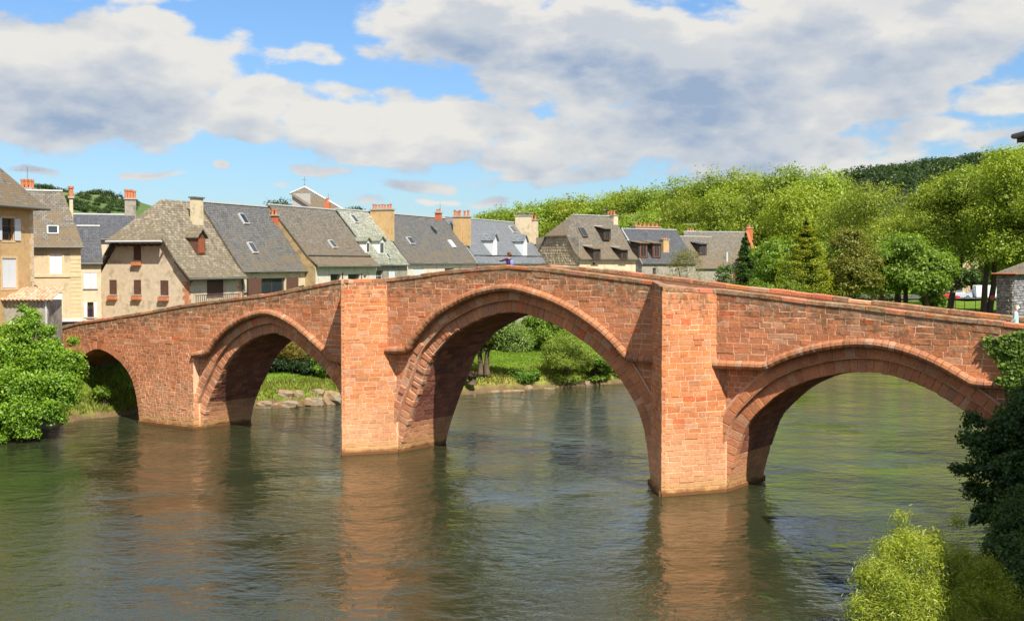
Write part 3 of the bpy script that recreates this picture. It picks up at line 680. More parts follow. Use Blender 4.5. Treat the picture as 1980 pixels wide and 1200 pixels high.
# hood moulding: rounded stones
def hood(path, step=0.36):
    p = resample(path, 0.06); nr = normals(p); s = 0; n = len(p)
    hw = (R3 - R2) / 2 + .02
    prof = [(-hw, 0.10), (-hw, -0.10), (-hw * .75, -0.19), (-hw * .2, -.25), (hw * .4, -.225), (hw * .9, -.10), (hw * 1.05, 0.02), (hw * .7, .10)]
    while s < n - 3:
        e = min(n - 1, s + int(step / .06 * random.uniform(.8, 1.25)))
        if n - 1 - e < 4: e = n - 1
        tt = p[e] - p[s]; tt /= np.hypot(*tt); k = random.uniform(.94, 1.05); vs = []
        ring = [(p[s] + tt * .012, nr[s]), ((p[(s + e) // 2]), nr[(s + e) // 2]), (p[e] - tt * .012, nr[e])]
        for j, (c_, n_) in enumerate(ring):
            kk = k * (1.0 if j == 1 else .955)
            for d, v in prof: vs.append((c_[0] + n_[0] * d * kk, VU + v * kk, c_[1] + n_[1] * d * kk))
        m = len(prof); fs = [tuple(range(m)), tuple(range(3 * m - 1, 2 * m - 1, -1))]
        for j in range(2):
            for i in range(m): fs.append((j * m + i, (j + 1) * m + i, (j + 1) * m + (i + 1) % m, j * m + (i + 1) % m))
        c = stone_col('wall', 5, 0); c = (c[0] * .82, c[1] * .9, c[2] * .95, 0.8)
        MB().add(vs, fs, c).build('hood_stone', STONE, BR); s = e
for k in HOOD: hood(HOOD[k])
# coping stones on both parapets (the near one runs round the refuges)
def coping(u0, u1, va, vb, vary=0.0, jut=0.06):
    u = u0
    while u < u1 - .15:
        w = min(random.uniform(.75, 1.35), u1 - u); l, r = u + .012, u + w - .012; zl, zr = float(ftop(l)), float(ftop(r))
        if u1 - (u + w) < .3: w = u1 - u; r = u1 - .012; zr = float(ftop(r))
        dz = random.uniform(-.015, .02) - (0.03 if random.random() < .15 else 0)
        cps.append(([(l, va - jut, zl - COPH), (r, va - jut, zr - COPH), (r, vb + jut, zr - COPH), (l, vb + jut, zl - COPH)], [(l, va - jut, zl + dz), (r, va - jut, zr + dz), (r, vb + jut, zr + dz), (l, vb + jut, zl + dz)])); u += w
coping(UL, -3.55, VU, VU + .42); coping(-0.35, 17.1, VU, VU + .42); coping(20.55, 36.3, VU, VU + .42); coping(39.9, UR, VU, VU + .42)
coping(UL, UR, VB - .42, VB)
for lo, hi in cps:
    al = 0.15 if random.random() < .8 else .9
    c = stone_col('wall', 5, 0); c = (*[q * random.uniform(.85, 1.15) for q in c[:3]], al)
    if random.random() < .05: c = (0.54, 0.22, 0.12, 1.0)
    b = .03; lo = np.array(lo); hi = np.array(hi); cc = hi.mean(0); mid = hi - np.array([0, 0, b]); inn = hi + (cc - hi) * np.array([.07, .12, 0])
    vs = np.vstack([lo, mid, inn]); fs = [(3, 2, 1, 0), (8, 9, 10, 11)]
    for i in range(4): j = (i + 1) % 4; fs += [(i, j, 4 + j, 4 + i), (4 + i, 4 + j, 8 + j, 8 + i)]
    MB().add(vs, fs, c).build('coping_stone', STONE, BR)

# core (mortar and rubble behind the facing), parapet walls, deck
def slab(u0, u1, bot, top, va, vb, name, col, step=.2, mat=None, front=True):
    us = np.arange(u0, u1 + 1e-6, step); vs = []; fs = []; n = 0
    prev = None
    for u in us:
        b, t = float(bot(u)), float(top(u))
        if t <= b + .01: prev = None; continue
        vs += [(u, va, b), (u, va, t), (u, vb, t), (u, vb, b)]
        if prev is not None:
            p = prev; fs += [(p, p + 1, n + 1, n), (p + 1, p + 2, n + 2, n + 1), (p + 2, p + 3, n + 3, n + 2), (p + 3, p, n, n + 3)]
        else: fs.append((n, n + 3, n + 2, n + 1))
        prev = n; n += 4
    if prev is not None: fs.append((prev, prev + 1, prev + 2, prev + 3))
    return MB().add(vs, fs, col).build(name, mat or STONE, BR)
deckz = lambda u: ftop(u) - 1.05
def bot_core(u): return max([-1.5] + [float(fin[k](u)) + (0.12 if fin[k](u) > -1 else 0) for k in range(4)])
slab(UL, UR, bot_core, lambda u: deckz(u) - .03, 0.40, VB - .012, 'masonry_core', MORT, .1)
slab(-17.4, 37, lambda u: max(-1.5, max(float(fout[k](u)) - .08 for k in (1, 2, 3))), lambda u: min(top_lo2(u) + .1, deckz(u) - .05), 0.006, 0.40, 'masonry_core', MORT, .1)
slab(UL, UR, lambda u: low_up(u), lambda u: deckz(u) - .03, VU + .006, 0.40, 'masonry_core', MORT, .1)
slab(UL, UR, lambda u: deckz(u) - .1, lambda u: crs(u) - .01, VU + .006, VU + .40, 'parapet_wall', MORT, .2)
slab(UL, UR, lambda u: deckz(u) - .1, lambda u: crs(u) - .01, VB - .40, VB - .035, 'parapet_wall', MORT, .2)
slab(UL, UR, lambda u: deckz(u) - .06, deckz, VU + .40, VB - .40, 'deck', (1, 1, 1, 1), .2, DECK)
# sheet behind the soffit blocks
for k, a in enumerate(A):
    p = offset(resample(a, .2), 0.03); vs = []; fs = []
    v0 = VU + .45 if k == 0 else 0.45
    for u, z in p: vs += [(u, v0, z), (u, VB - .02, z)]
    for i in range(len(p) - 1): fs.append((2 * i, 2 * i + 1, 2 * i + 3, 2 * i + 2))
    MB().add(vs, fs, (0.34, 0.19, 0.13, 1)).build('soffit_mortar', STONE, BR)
# plinth ledges at the water line
def plinth(pts, nm='plinth'):
    mb = MB()
    for (a, b), (c, d) in zip(pts[:-1], pts[1:]):
        ln = math.hypot(c - a, d - b); e = ((c - a) / ln, (d - b) / ln); n = (e[1] * .09, -e[0] * .09); m = (-n[0] * 2, -n[1] * 2)
        mb.hexa([(a + n[0], b + n[1], -1.2), (c + n[0], d + n[1], -1.2), (c + m[0], d + m[1], -1.2), (a + m[0], b + m[1], -1.2), (a + n[0], b + n[1], .16), (c + n[0], d + n[1], .16), (c + m[0], d + m[1], .24), (a + m[0], b + m[1], .24)], (0.5, .25, .12, 1))
    mb.build(nm, STONE, BR)
plinth([(-4.0, VB), (-3.95, .02), (-1.846, -2.74), (0.02, .02), (0.02, VB)])
plinth([(16.74, VB), (16.72, .02), (18.94, -2.88), (20.95, .02), (20.95, VB)])
plinth([(A[0][-1][0], VB), (A[0][-1][0] - .02, VU - .01), (-17.42, VU - .01), (-17.38, VB)])

# ------------------------------------------------------------------ houses
def V3(p): return np.array([p[0], p[1], p[2] if len(p) > 2 else 0.0], float)
class House:
    """frame: a along the front (rightwards / away), s outwards from the front, z up"""
    def __init__(s, name, label, P0, d, zb=4.6, cat='house', group='houses along the far bank', n=None, w=4.1):
        s.P = V3(P0); s.d = V3(d) / np.linalg.norm(d); s.n = np.array([s.d[1], -s.d[0], 0.0]); s.w = w; s.zb = zb
        s.r = root(name, (*s.P[:2], zb), label, cat, group)
    def W(s, a, o, z): q = s.P + s.d * a + s.n * o; return (q[0], q[1], z)
    def fac(s, x, y, o=0.0): q = on_plane(x, y, s.P + s.n * o, s.n); return float((q - s.P) @ s.d), float(q[2])
    def side(s, x, y, a): q = on_plane(x, y, s.P + s.d * a, s.d); return float((q - s.P) @ s.n), float(q[2])
    def set_roof(s, ze, zr): s.ze, s.zr = ze, zr; s.sl = (zr - ze) / s.w; s.L = math.hypot(zr - ze, s.w)
    def roofhit(s, x, y):
        nn = s.n * (s.zr - s.ze) + np.array([0, 0, s.w]); nn /= np.linalg.norm(nn)
        q = on_plane(x, y, s.P + np.array([0, 0, s.ze]), nn); return float((q - s.P) @ s.d), float(q[2])
    def s_at(s, z): return -(z - s.ze) / (s.zr - s.ze) * s.w
    def box(s, nm, a0, a1, o0, o1, z0, z1, mat, parent=None, label=None):
        par = parent or s.r
        if '_inv' not in par: par['_inv'] = s.r['_inv']
        return MB().box((a0, o0, z0), (a1, o1, z1), M=lambda a, o, z: s.W(a, o, z)).build(nm, mat, par, label=label)
    def body(s, a0, a1, mat, holes=(), o0=0.0, top=None, depth=None, gable=True, name='wall'):
        """walls: front with real openings, ends up to the roof, back"""
        dp = depth or 2 * s.w; ze = s.ze; mb = MB(); ac = sorted(set([a0, a1] + [h[0] for h in holes] + [h[1] for h in holes])); zc = sorted(set([s.zb - 1, ze] + [h[2] for h in holes] + [h[3] for h in holes]))
        for i in range(len(ac) - 1):
            for j in range(len(zc) - 1):
                am, zm = (ac[i] + ac[i + 1]) / 2, (zc[j] + zc[j + 1]) / 2
                if any(h[0] < am < h[1] and h[2] < zm < h[3] for h in holes): continue
                mb.add([s.W(ac[i], o0, zc[j]), s.W(ac[i + 1], o0, zc[j]), s.W(ac[i + 1], o0, zc[j + 1]), s.W(ac[i], o0, zc[j + 1])], [(0, 1, 2, 3)])
        for h in holes:
            q = [(h[0], h[2]), (h[1], h[2]), (h[1], h[3]), (h[0], h[3])]
            for k in range(4):
                (a, z), (b, y) = q[k], q[(k + 1) % 4]
                mb.add([s.W(a, o0, z), s.W(b, o0, y), s.W(b, o0 - .35, y), s.W(a, o0 - .35, z)], [(0, 1, 2, 3)])
        for a, f in ((a0, 1), (a1, 0)):
            pts = [s.W(a, o0, s.zb - 1), s.W(a, o0, ze)] + ([s.W(a, -s.w, s.zr - .12)] if gable else []) + [s.W(a, -dp, ze), s.W(a, -dp, s.zb - 1)]
            mb.add(pts, [tuple(range(len(pts)))])
        mb.add([s.W(a0, -dp, s.zb - 1), s.W(a1, -dp, s.zb - 1), s.W(a1, -dp, ze), s.W(a0, -dp, ze)], [(0, 1, 2, 3)])
        return mb.build(name, mat, s.r)
    def roof(s, a0, a1, mat, ov=.22, th=.14, va=.12, kick=None, ridge=ZINC, gutter=LEAD, name='roof', back=True, verge=None):
        """two slopes with thickness; kick=(z, extra) flattens the slope below z"""
        prof = [(ov, s.ze - ov * s.sl)] if not kick else [(kick[1], kick[2])] + [(s.s_at(kick[0]), kick[0])]
        prof = prof + [(-s.w, s.zr)]
        if back: prof = prof + [(-2 * s.w - ov, s.ze - ov * s.sl)]
        mb = MB(); A0, A1 = a0 - va, a1 + va; run = 0
        for (o1, z1), (o2, z2) in zip(prof[:-1], prof[1:]):
            L = math.hypot(o2 - o1, z2 - z1); nseg = max(1, int((A1 - A0) / 1.0))
            for k in range(nseg):   # a slightly uneven old surface
                x0, x1 = A0 + (A1 - A0) * k / nseg, A0 + (A1 - A0) * (k + 1) / nseg
                p = [s.W(x0, o1, z1), s.W(x1, o1, z1), s.W(x1, o2, z2), s.W(x0, o2, z2)]
                wv = lambda x: .05 * math.sin(x * .9 + a0 * 3) + .035 * math.sin(x * 2.3 + a1)
                if run == 0: p[0] = (*p[0][:2], p[0][2] + wv(x0)); p[1] = (*p[1][:2], p[1][2] + wv(x1))
                t = [(q[0], q[1], q[2] + th) for q in p]
                mb.hexa(p + t, uv=[(x0, run, 0), (x1, run, 0), (x1, run + L, 0), (x0, run + L, 0)] * 2)
            run += L
        rf = mb.build(name, mat, s.r); rf['_inv'] = s.r['_inv']
        if ridge: s.box('ridge_flashing', A0, A1, -s.w - .14, -s.w + .14, s.zr + th - .05, s.zr + th + .07, ridge, rf)
        if gutter:
            o, z = prof[0]; MB().tube([s.W(A0, o + .07, z + .06), s.W(A1, o + .07, z + .06)], .075, 8).build('gutter', gutter, rf)
        if verge:
            for A_ in verge:
                m2 = MB()
                for (o1, z1), (o2, z2) in list(zip(prof[:-1], prof[1:]))[:-1 if back else None]:
                    m2.hexa([s.W(A_ - .06, o1, z1 - .05), s.W(A_ + .06, o1, z1 - .05), s.W(A_ + .06, o2, z2 - .05), s.W(A_ - .06, o2, z2 - .05), s.W(A_ - .06, o1, z1 + th + .06), s.W(A_ + .06, o1, z1 + th + .06), s.W(A_ + .06, o2, z2 + th + .06), s.W(A_ - .06, o2, z2 + th + .06)])
                m2.build('verge_flashing', ZINC, rf)
        s.rf = rf; return rf
    def hip(s, a0, a1, mat, hl, hr, ov=.38, th=.14):
        zl = s.ze - ov * s.sl; A0, A1 = a0 - .2, a1 + .2; B = -2 * s.w - ov
        lo = [s.W(A0, ov, zl), s.W(A1, ov, zl), s.W(A1, B, zl), s.W(A0, B, zl)]; r0, r1 = s.W(A0 + hl, -s.w, s.zr), s.W(A1 - hr, -s.w, s.zr)
        up = lambda p: (p[0], p[1], p[2] + th)
        vs = [up(p) for p in lo] + [up(r0), up(r1)] + lo
        W_ = A1 - A0; L = s.L
        rf = MB().add(vs, [(0, 1, 5, 4), (1, 2, 5), (2, 3, 4, 5), (3, 0, 4), (9, 8, 7, 6), (6, 7, 1, 0), (7, 8, 2, 1), (8, 9, 3, 2), (9, 6, 0, 3)], uv=[(0, 0, 0), (W_, 0, 0), (W_ + 9, 0, 0), (-9, 0, 0), (hl, L, 0), (W_ - hr, L, 0)] + [(0, 0, 0)] * 4).build('roof', mat, s.r)
        rf['_inv'] = s.r['_inv']; s.box('ridge_flashing', A0 + hl, A1 - hr, -s.w - .14, -s.w + .14, s.zr + th - .05, s.zr + th + .07, ZINC, rf)
        MB().tube([s.W(A0, ov + .07, zl + .06), s.W(A1 + .07, ov + .07, zl + .06)], .075, 8).build('gutter', LEAD, rf); s.rf = rf
    def slate_box(s, nm, a, z, wa, wu, out0, out1, mat, parent):
        """box lying on the slope, centred at (a,z)"""
        up = np.array([-s.w, s.zr - s.ze]) / s.L; nn = np.array([s.zr - s.ze, s.w]) / s.L; so = s.s_at(z)
        if '_inv' not in parent: parent['_inv'] = s.r['_inv']
        f = lambda x, u, o: s.W(a + x, so + up[0] * u + nn[0] * o, z + up[1] * u + nn[1] * o)
        return MB().box((-wa / 2, -wu / 2, out0), (wa / 2, wu / 2, out1), M=f).build(nm, mat, parent)
    def skylight(s, x, y, wa=.75, wu=1.1, bright=False, fm=None):
        a, z = s.roofhit(x, y); k = s.slate_box('skylight', a, z, wa, wu, .05, .24, fm or ZINC, s.r)
        s.slate_box('pane', a, z, wa - .16, wu - .16, .245, .262, GREYW if bright else GLASS, k)
    def dormer(s, x, y, wd=1.0, hd=1.3, kind='gable', wall=None, wmat=None, rmat=None, win=None, out=.0, bars=False):
        """x,y: middle of its sill in the picture"""
        a, z = s.roofhit(x, y); so = s.s_at(z) + out + .10; h = wd / 2; rmat = rmat or SL_SMOOTH; wall = wall or GREYWOOD
        zt = z + hd; back = s.s_at(zt + .6) - .1
        D = s.box('dormer', a - h, a + h, back, so, z - .15, zt, wall); D['_inv'] = s.r['_inv']
        mb = MB(); e = .16; f = .22
        if kind == 'gable' or kind == 'arch':
            pk = wd * (.55 if kind == 'gable' else .38)
            for sg in (-1, 1):
                p = [s.W(a + sg * (h + e), so + f, zt - .08), s.W(a, so + f, zt + pk), s.W(a, back, zt + pk), s.W(a + sg * (h + e), back, zt - .08)]
                t = [(q[0], q[1], q[2] + .09) for q in p]; mb.hexa(p + t, uv=[(0, 0, 0), (0, 1, 0), (1, 1, 0), (1, 0, 0)] * 2)
            mb.build('dormer_roof', rmat, D)
            MB().add([s.W(a - h, so + .005, zt), s.W(a + h, so + .005, zt), s.W(a, so + .005, zt + pk - .02), s.W(a - h, so - .1, zt), s.W(a + h, so - .1, zt), s.W(a, so - .1, zt + pk - .02)], [(0, 1, 2), (5, 4, 3), (0, 2, 5, 3), (1, 4, 5, 2)]).build('dormer_gable', wall if kind == 'gable' else WHITE, D)
        else:
            p = [s.W(a - h - e, so + .35, zt - .02), s.W(a + h + e, so + .35, zt - .02), s.W(a + h + e, back, zt + .45), s.W(a - h - e, back, zt + .45)]
            t = [(q[0], q[1], q[2] + .09) for q in p]; mb.hexa(p + t, uv=[(0, 0, 0), (1, 0, 0), (1, 1.5, 0), (0, 1.5, 0)] * 2).build('dormer_roof', rmat, D)
            s.box('flashing', a - h - e - .02, a + h + e + .02, back - .1, back + .25, zt + .47, zt + .56, ZINC, D)
        s.box('window_frame', a - h * .72, a + h * .72, so + .003, so + .05, z + .02, zt - .08, wmat or WHITE, D)
        if win == 'closed':
            for sg in (0, 1): s.box('shutter', a - h * .60 + sg * h * .61, a - h * .60 + sg * h * .61 + h * .58, so + .05, so + .085, z + .1, zt - .16, wmat or WHITE, D)
        else:
            s.box('pane', a - h * .56, a - .03, so + .052, so + .062, z + .12, zt - .18, GLASS, D); s.box('pane', a + .03, a + h * .56, so + .052, so + .062, z + .12, zt - .18, GLASS, D)
    def chimney(s, a, x0, x1, ytop, ybase, thick=.7, mat=None, pots=4, pot_h=.5, cap=.1, potm=None, slim=.13, deep=0.9):
        o0, zt = s.side(x0, ytop, a); o1, _ = s.side(x1, ytop, a); _, zb_ = s.side((x0 + x1) / 2, ybase, a)
        C = s.box('chimney', a, a + thick, o0, o1, zb_ - deep, zt - .12, mat or W_CREAM); C['_inv'] = s.r['_inv']
        s.box('cap', a - cap, a + thick + cap, o0 - cap, o1 + cap, zt - .118, zt, CONC, C)
        for k in range(pots):
            f = (k + .5) / pots; o = o0 + (o1 - o0) * f; hh = pot_h * random.uniform(.85, 1.15)
            MB().lathe(s.W(a + thick / 2 + random.uniform(-.05, .05), o, zt), [(slim, 0), (slim * .9, hh * .1), (slim * .78, hh * .75), (slim * 1.1, hh * .8), (slim * 1.1, hh), (slim * .7, hh)], 10).build('chimney_pot', potm or TERRA, C)
        return C
    def flat_chimney(s, x0, x1, ytop, ybase, o, thick=.7, mat=None, pots=4, pot_h=.5, deep=.9, potm=None, capm=None, slim=.13):
        a0, zt = s.fac(x0, ytop, o); a1, _ = s.fac(x1, ytop, o); _, zb_ = s.fac(x0, ybase, o)
        C = s.box('chimney', a0, a1, o - thick, o, zb_ - deep, zt - .12, mat or W_CREAM); C['_inv'] = s.r['_inv']
        s.box('cap', a0 - .1, a1 + .1, o - thick - .1, o + .1, zt - .118, zt, capm or CONC, C)
        for k in range(pots):
            hh = pot_h * random.uniform(.85, 1.15)
            MB().lathe(s.W(a0 + (a1 - a0) * (k + .5) / pots, o - thick / 2, zt), [(slim, 0), (slim * .9, hh * .1), (slim * .78, hh * .75), (slim * 1.1, hh * .8), (slim * 1.1, hh), (slim * .7, hh)], 10).build('chimney_pot', potm or TERRA, C)
    def window(s, x0, y0, x1, y1, frame=None, shut=None, smat=None, sill=True, o=0.0, planter=False, panes=(2, 2), trim=None, railing=False):
        """picture rectangle on the front; returns the opening (a0,a1,z0,z1)"""
        a0, z1 = s.fac(x0, y0, o); a1, z0 = s.fac(x1, y1, o); frame = frame or WHITE; smat = smat or WHITE
        if a1 < a0: a0, a1 = a1, a0
        if shut == 'closed':
            for k in (0, 1):
                m = (a0 + a1) / 2; l, r = (a0, m - .012) if k == 0 else (m + .012, a1)
                S = s.box('shutter', l, r, o - .08, o - .03, z0 + .02, z1, smat); S['_inv'] = s.r['_inv']
                nb = max(2, int((r - l) / .12))
                for q in range(1, nb): s.box('board_joint', l + (r - l) * q / nb - .008, l + (r - l) * q / nb + .008, o - .0299, o - .024, z0 + .02, z1, GREYW if smat in (WHITE, GREYW) else DKWOOD, S)
        else:
            Wn = s.box('window', a0 + .001, a1 - .001, o - .30, o - .22, z0, z1, frame); Wn['_inv'] = s.r['_inv']
            na, nz = panes; wa, wz = (a1 - a0 - .08) / na, (z1 - z0 - .08) / nz
            for i in range(na):
                for j in range(nz): s.box('pane', a0 + .04 + wa * i + .03, a0 + .04 + wa * (i + 1) - .03, o - .219, o - .205, z0 + .04 + wz * j + .025, z0 + .04 + wz * (j + 1) - .025, GLASS, Wn)
            if shut == 'open':
                wdt = (a1 - a0) / 2
                for l in (a0 - wdt - .04, a1 + .04): s.box('shutter', l, l + wdt, o + .02, o + .06, z0, z1, smat)
        if trim:
            for (l, r, b, t) in ((a0 - .16, a0 - .002, z0 - .14, z1 + .14), (a1 + .002, a1 + .16, z0 - .14, z1 + .14), (a0, a1, z1 + .002, z1 + .14), (a0, a1, z0 - .14, z0 - .002)): s.box('window_surround', l, r, o - .05, o + .025, b, t, trim)
        elif sill: s.box('sill', a0 - .08, a1 + .08, o - .1, o + .09, z0 - .09, z0 - .002, CONC)
        if planter:
            mb = MB().box((a0 - .05, o + .012, z0 - .42), (a1 + .05, o + .30, z0 - .13), M=lambda a, q, z: s.W(a, q, z)); mb.build('planter', TERRA, s.r)
        if railing:
            R_ = s.box('window_rail', a0, a1, o + .02, o + .05, z0 + .85, z0 + .89, IRON); R_['_inv'] = s.r['_inv']
            for k in range(7): s.box('bar', a0 + (a1 - a0) * k / 6 - .012, a0 + (a1 - a0) * k / 6 + .012, o + .025, o + .045, z0 + .02, z0 + .85, IRON, R_)
        return (a0, a1, z0, z1)
    def beam(s, x0, y0, x1, y1, wpx=3, mat=DKWOOD, o=0.0):
        a0, z0 = s.fac(x0, y0, o); a1, z1 = s.fac(x1, y1, o); h = .09
        dirv = np.array([a1 - a0, z1 - z0]); dirv /= np.hypot(*dirv); p = np.array([-dirv[1], dirv[0]]) * h
        q = [(a0 - p[0], z0 - p[1]), (a1 - p[0], z1 - p[1]), (a1 + p[0], z1 + p[1]), (a0 + p[0], z0 + p[1])]
        MB().hexa([s.W(a, o + .004, z) for a, z in q] + [s.W(a, o + .035, z) for a, z in q]).build('timber', mat, s.r)
    def quoins(s, a, dirn, z0, z1, mat, o=0.0, hs=.32):
        z = z0; k = 0
        while z < z1 - .1:
            w = .46 if k % 2 else .26
            l, r = (a, a + w) if dirn > 0 else (a - w, a)
            c = stone_col('wall', 5, 0)[:3] if mat is RUBBLE else (1, 1, 1)
            MB().box((l, o - .1, z + .012), (r, o + random.uniform(.008, .02), min(z1, z + hs) - .012), (*c, 1), M=lambda a_, q, z_: s.W(a_, q, z_)).build('quoin', mat, s.r)
            z += hs; k += 1

ROW_P = (-25.7, 95.0); ROW_D = (0.371, 0.929)
def row(name, label, ex0, ex1, ey, rx, ry, s0=0.0, w=4.1, **kw):
    d = np.array([*ROW_D, 0]); n = np.array([d[1], -d[0], 0]); P_ = np.array([*ROW_P, 0]) + n * s0
    a0 = float((on_plane(ex0, ey, P_, n) - P_) @ d); a1 = float((on_plane(ex1, ey, P_, n) - P_) @ d)
    h = House(name, label, P_ + d * a0, ROW_D, w=w, **kw)
    ze = h.fac((ex0 + ex1) / 2, ey, .38)[1]; zr = h.fac(rx, ry, -w)[1]
    h.set_roof(ze + .38 * (zr - ze) / (w + .38), zr); h.A = a1 - a0; return h

# H3 slate house beside the gabled one
h = row('slate_roofed_house', 'long grey slate roof with two skylights over a half-timbered cream wall', 455, 590, 531.5, 450, 397.5)
hol = [h.window(505, 538, 553, 575, frame=REDWOOD, shut='open', smat=BROWN, panes=(2, 1), sill=False)]
h.body(.9, h.A, W_CREAM, hol); h.roof(.9, h.A, SL_GREY)
h.skylight(469, 425, .8, 1.15); h.skylight(486, 481, .8, 1.15)
for x in (478, 494, 560, 573): h.beam(x, 536, x, 580)
h.beam(470, 568, 505, 562); h.beam(556, 558, 588, 553)
h.box('downpipe', .95, 1.06, .02, .12, 4, h.ze, LEAD)
# H4 brown mossy roof, ochre gable
h = row('ochre_gable_house', 'mossy brown roof with a lower kicked band and a stained ochre gable wall', 610, 727, 524, 590, 403.5, s0=1.1, w=4.9)
hol = [h.window(639, 530, 659, 560, frame=REDWOOD, sill=False), h.window(673, 530, 696, 560, frame=REDWOOD, sill=False), h.window(703, 532, 709, 537, frame=GREYW, panes=(1, 1), sill=False)]
ob = h.body(0, h.A, W_WHITE, hol, gable=True); kz = h.roofhit(660, 497)[1]
h.roof(0, h.A, SL_BROWN, kick=(kz, .42, h.ze - .05))
MB().add([h.W(-.03, 0, 3.5), h.W(-.03, 0, h.ze + .05), h.W(-.03, -h.w, h.zr - .02), h.W(-.03, -2 * h.w, h.ze), h.W(-.03, -2 * h.w, 3.5), h.W(-.001, 0, 3.5), h.W(-.001, 0, h.ze + .05), h.W(-.001, -h.w, h.zr - .02), h.W(-.001, -2 * h.w, h.ze), h.W(-.001, -2 * h.w, 3.5)], [(0, 1, 2, 3, 4), (9, 8, 7, 6, 5), (0, 5, 6, 1), (1, 6, 7, 2), (2, 7, 8, 3)]).build('gable_wall', W_DKOCH, h.r)
h.skylight(641, 474, .8, 1.0); h.chimney(-.45, 521, 534, 415, 459, thick=.42, mat=REDBRICK, pots=2, pot_h=.5)
a_, z_ = h.roofhit(660, 497); h.slate_box('roof_break', h.A / 2, kz, h.A + .2, .10, .10, .20, SL_DARK, h.rf)
for x in (662, 699): h.beam(x, 528, x, 556, mat=BROWN)
# H5 pale green lauze
h = row('lauze_roofed_house', 'narrow house with a pale green stone-slate roof and round-headed white dormers', 727.5, 787, 517.5, 695, 409.5, s0=.8, w=4.6)
h.body(0, h.A, W_GREY, [h.window(727, 522, 741, 545, frame=WHITE, shut=None, sill=False), h.window(752, 522, 764, 545, shut='closed', smat=GREYW, sill=False)])
h.roof(0, h.A, SL_GREEN); h.skylight(683, 425, .8, 1.1); h.dormer(736, 491, 1.25, 1.35, 'arch', wall=WHITE, rmat=SL_GREEN); h.dormer(709, 489, .9, 1.2, 'arch', wall=WHITE, rmat=SL_GREEN)
h.skylight(748, 497, .5, .7)
h.chimney(h.A - .4, 716, 755, 404, 450, thick=.9, mat=W_OCHRE, pots=7, pot_h=.55)
# H6 dark roof
h = row('dark_slate_house', 'dark slate roof stained brown below a bright skylight beside the twin-stack chimney', 788, 921, 514, 820, 420.5, s0=.3, w=4.3)
h.body(0, h.A, W_WHITE, [h.window(799, 519, 820, 540, shut='closed', smat=GREYW, sill=False), h.window(860, 518, 878, 535, sill=False)])
h.roof(0, h.A, SL_GREY, verge=[h.A + .1]); h.skylight(792, 467, 1.1, 1.0); h.skylight(872, 473, .95, 1.15, bright=True)
h.chimney(h.A * .62, 841, 851, 410, 419, thick=.5, mat=REDBRICK, pots=2, pot_h=.35, deep=.4)
# H7 smooth blue slate, two dormers
h = row('blue_slate_house', 'smooth blue-grey slate roof with two white-shuttered gabled dormers', 925, 1061, 514, 955, 428.5, s0=.5, w=4.5)
h.body(0, h.A, W_WHITE); h.roof(0, h.A, SL_SMOOTH)
h.dormer(955.5, 494.5, 1.55, 1.95, 'gable', wall=GREYW, win='closed'); h.dormer(1014, 495.5, 1.6, 2.0, 'gable', wall=GREYW, win='closed')
kz = h.roofhit(990, 496)[1]; h.slate_box('roof_break', h.A / 2, kz, h.A + .2, .07, .10, .19, SL_DARK, h.rf)
h.skylight(990, 445, 1.3, 1.2)
h.chimney(-.6, 876, 891, 418, 462, thick=.4, mat=W_OCHRE, pots=3, pot_h=.7, slim=.16); h.chimney(-.2, 894, 908, 418, 461, thick=.4, mat=W_OCHRE, pots=2, pot_h=.7, slim=.16)
h.chimney(h.A - 2.5, 996, 1022, 416, 462, thick=1.2, mat=W_CREAM, pots=0); h.chimney(h.A - .8, 1023, 1036, 424, 460, thick=1.0, mat=W_CREAM, pots=2, pot_h=.7, slim=.17)
zt = h.side(1009, 416, h.A - 2.5)[1]; h.box('chimney_cover', h.A - 2.7, h.A - 1.1, h.side(996, 416, h.A - 2.5)[0], h.side(1022, 416, h.A - 2.5)[0], zt + .35, zt + .43, CONC)

# H2 gabled lauze house at the left end of the row
h = House('gabled_lauze_house', 'beige gabled house with a lichen-covered stone roof and flower boxes under brown shutters', ROW_P, ROW_D, w=4.45)
h.set_roof(10.15, 16.15); G_ = House.__new__(House); G_.P = h.P - h.n * 8.9; G_.d = h.n.copy(); G_.n = -h.d; G_.r = h.r; G_.w = 3; G_.zb = h.zb
wins = [G_.window(258, 475, 273, 503, shut='closed', smat=BROWN, planter=True), G_.window(211, 541, 226, 569, shut='closed', smat=BROWN, planter=True), G_.window(258, 541, 273, 569, shut='closed', smat=BROWN, planter=True), G_.window(309.5, 542, 326, 571, shut='closed', smat=BROWN, planter=True)]
Zh = 12.75    # level of the half hip
def gtop(g):  # outline of the gable front, g from 0 (left) to 8.9 (right)
    o = min(g, 8.9 - g); return float(np.interp(o, [0, .35, 1.2, 2.2, 4.45], [9.7, 10.2, 11.4, Zh, Zh]))
mb = MB(); ac = sorted(set(list(np.linspace(0, 8.9, 24)) + [q for w_ in wins for q in w_[:2]])); zc = sorted(set([3.5, 9.7] + [q for w_ in wins for q in w_[2:]] + [20]))
for i in range(len(ac) - 1):
    for j in range(len(zc) - 1):
        am, zm = (ac[i] + ac[i + 1]) / 2, (zc[j] + min(zc[j + 1], 13)) / 2
        if any(w_[0] < am < w_[1] and w_[2] < zm < w_[3] for w_ in wins): continue
        t0, t1 = min(zc[j + 1], gtop(ac[i])), min(zc[j + 1], gtop(ac[i + 1]))
        if max(t0, t1) <= zc[j]: continue
        mb.add([G_.W(ac[i], 0, zc[j]), G_.W(ac[i + 1], 0, zc[j]), G_.W(ac[i + 1], 0, max(t1, zc[j])), G_.W(ac[i], 0, max(t0, zc[j]))], [(0, 1, 2, 3)])
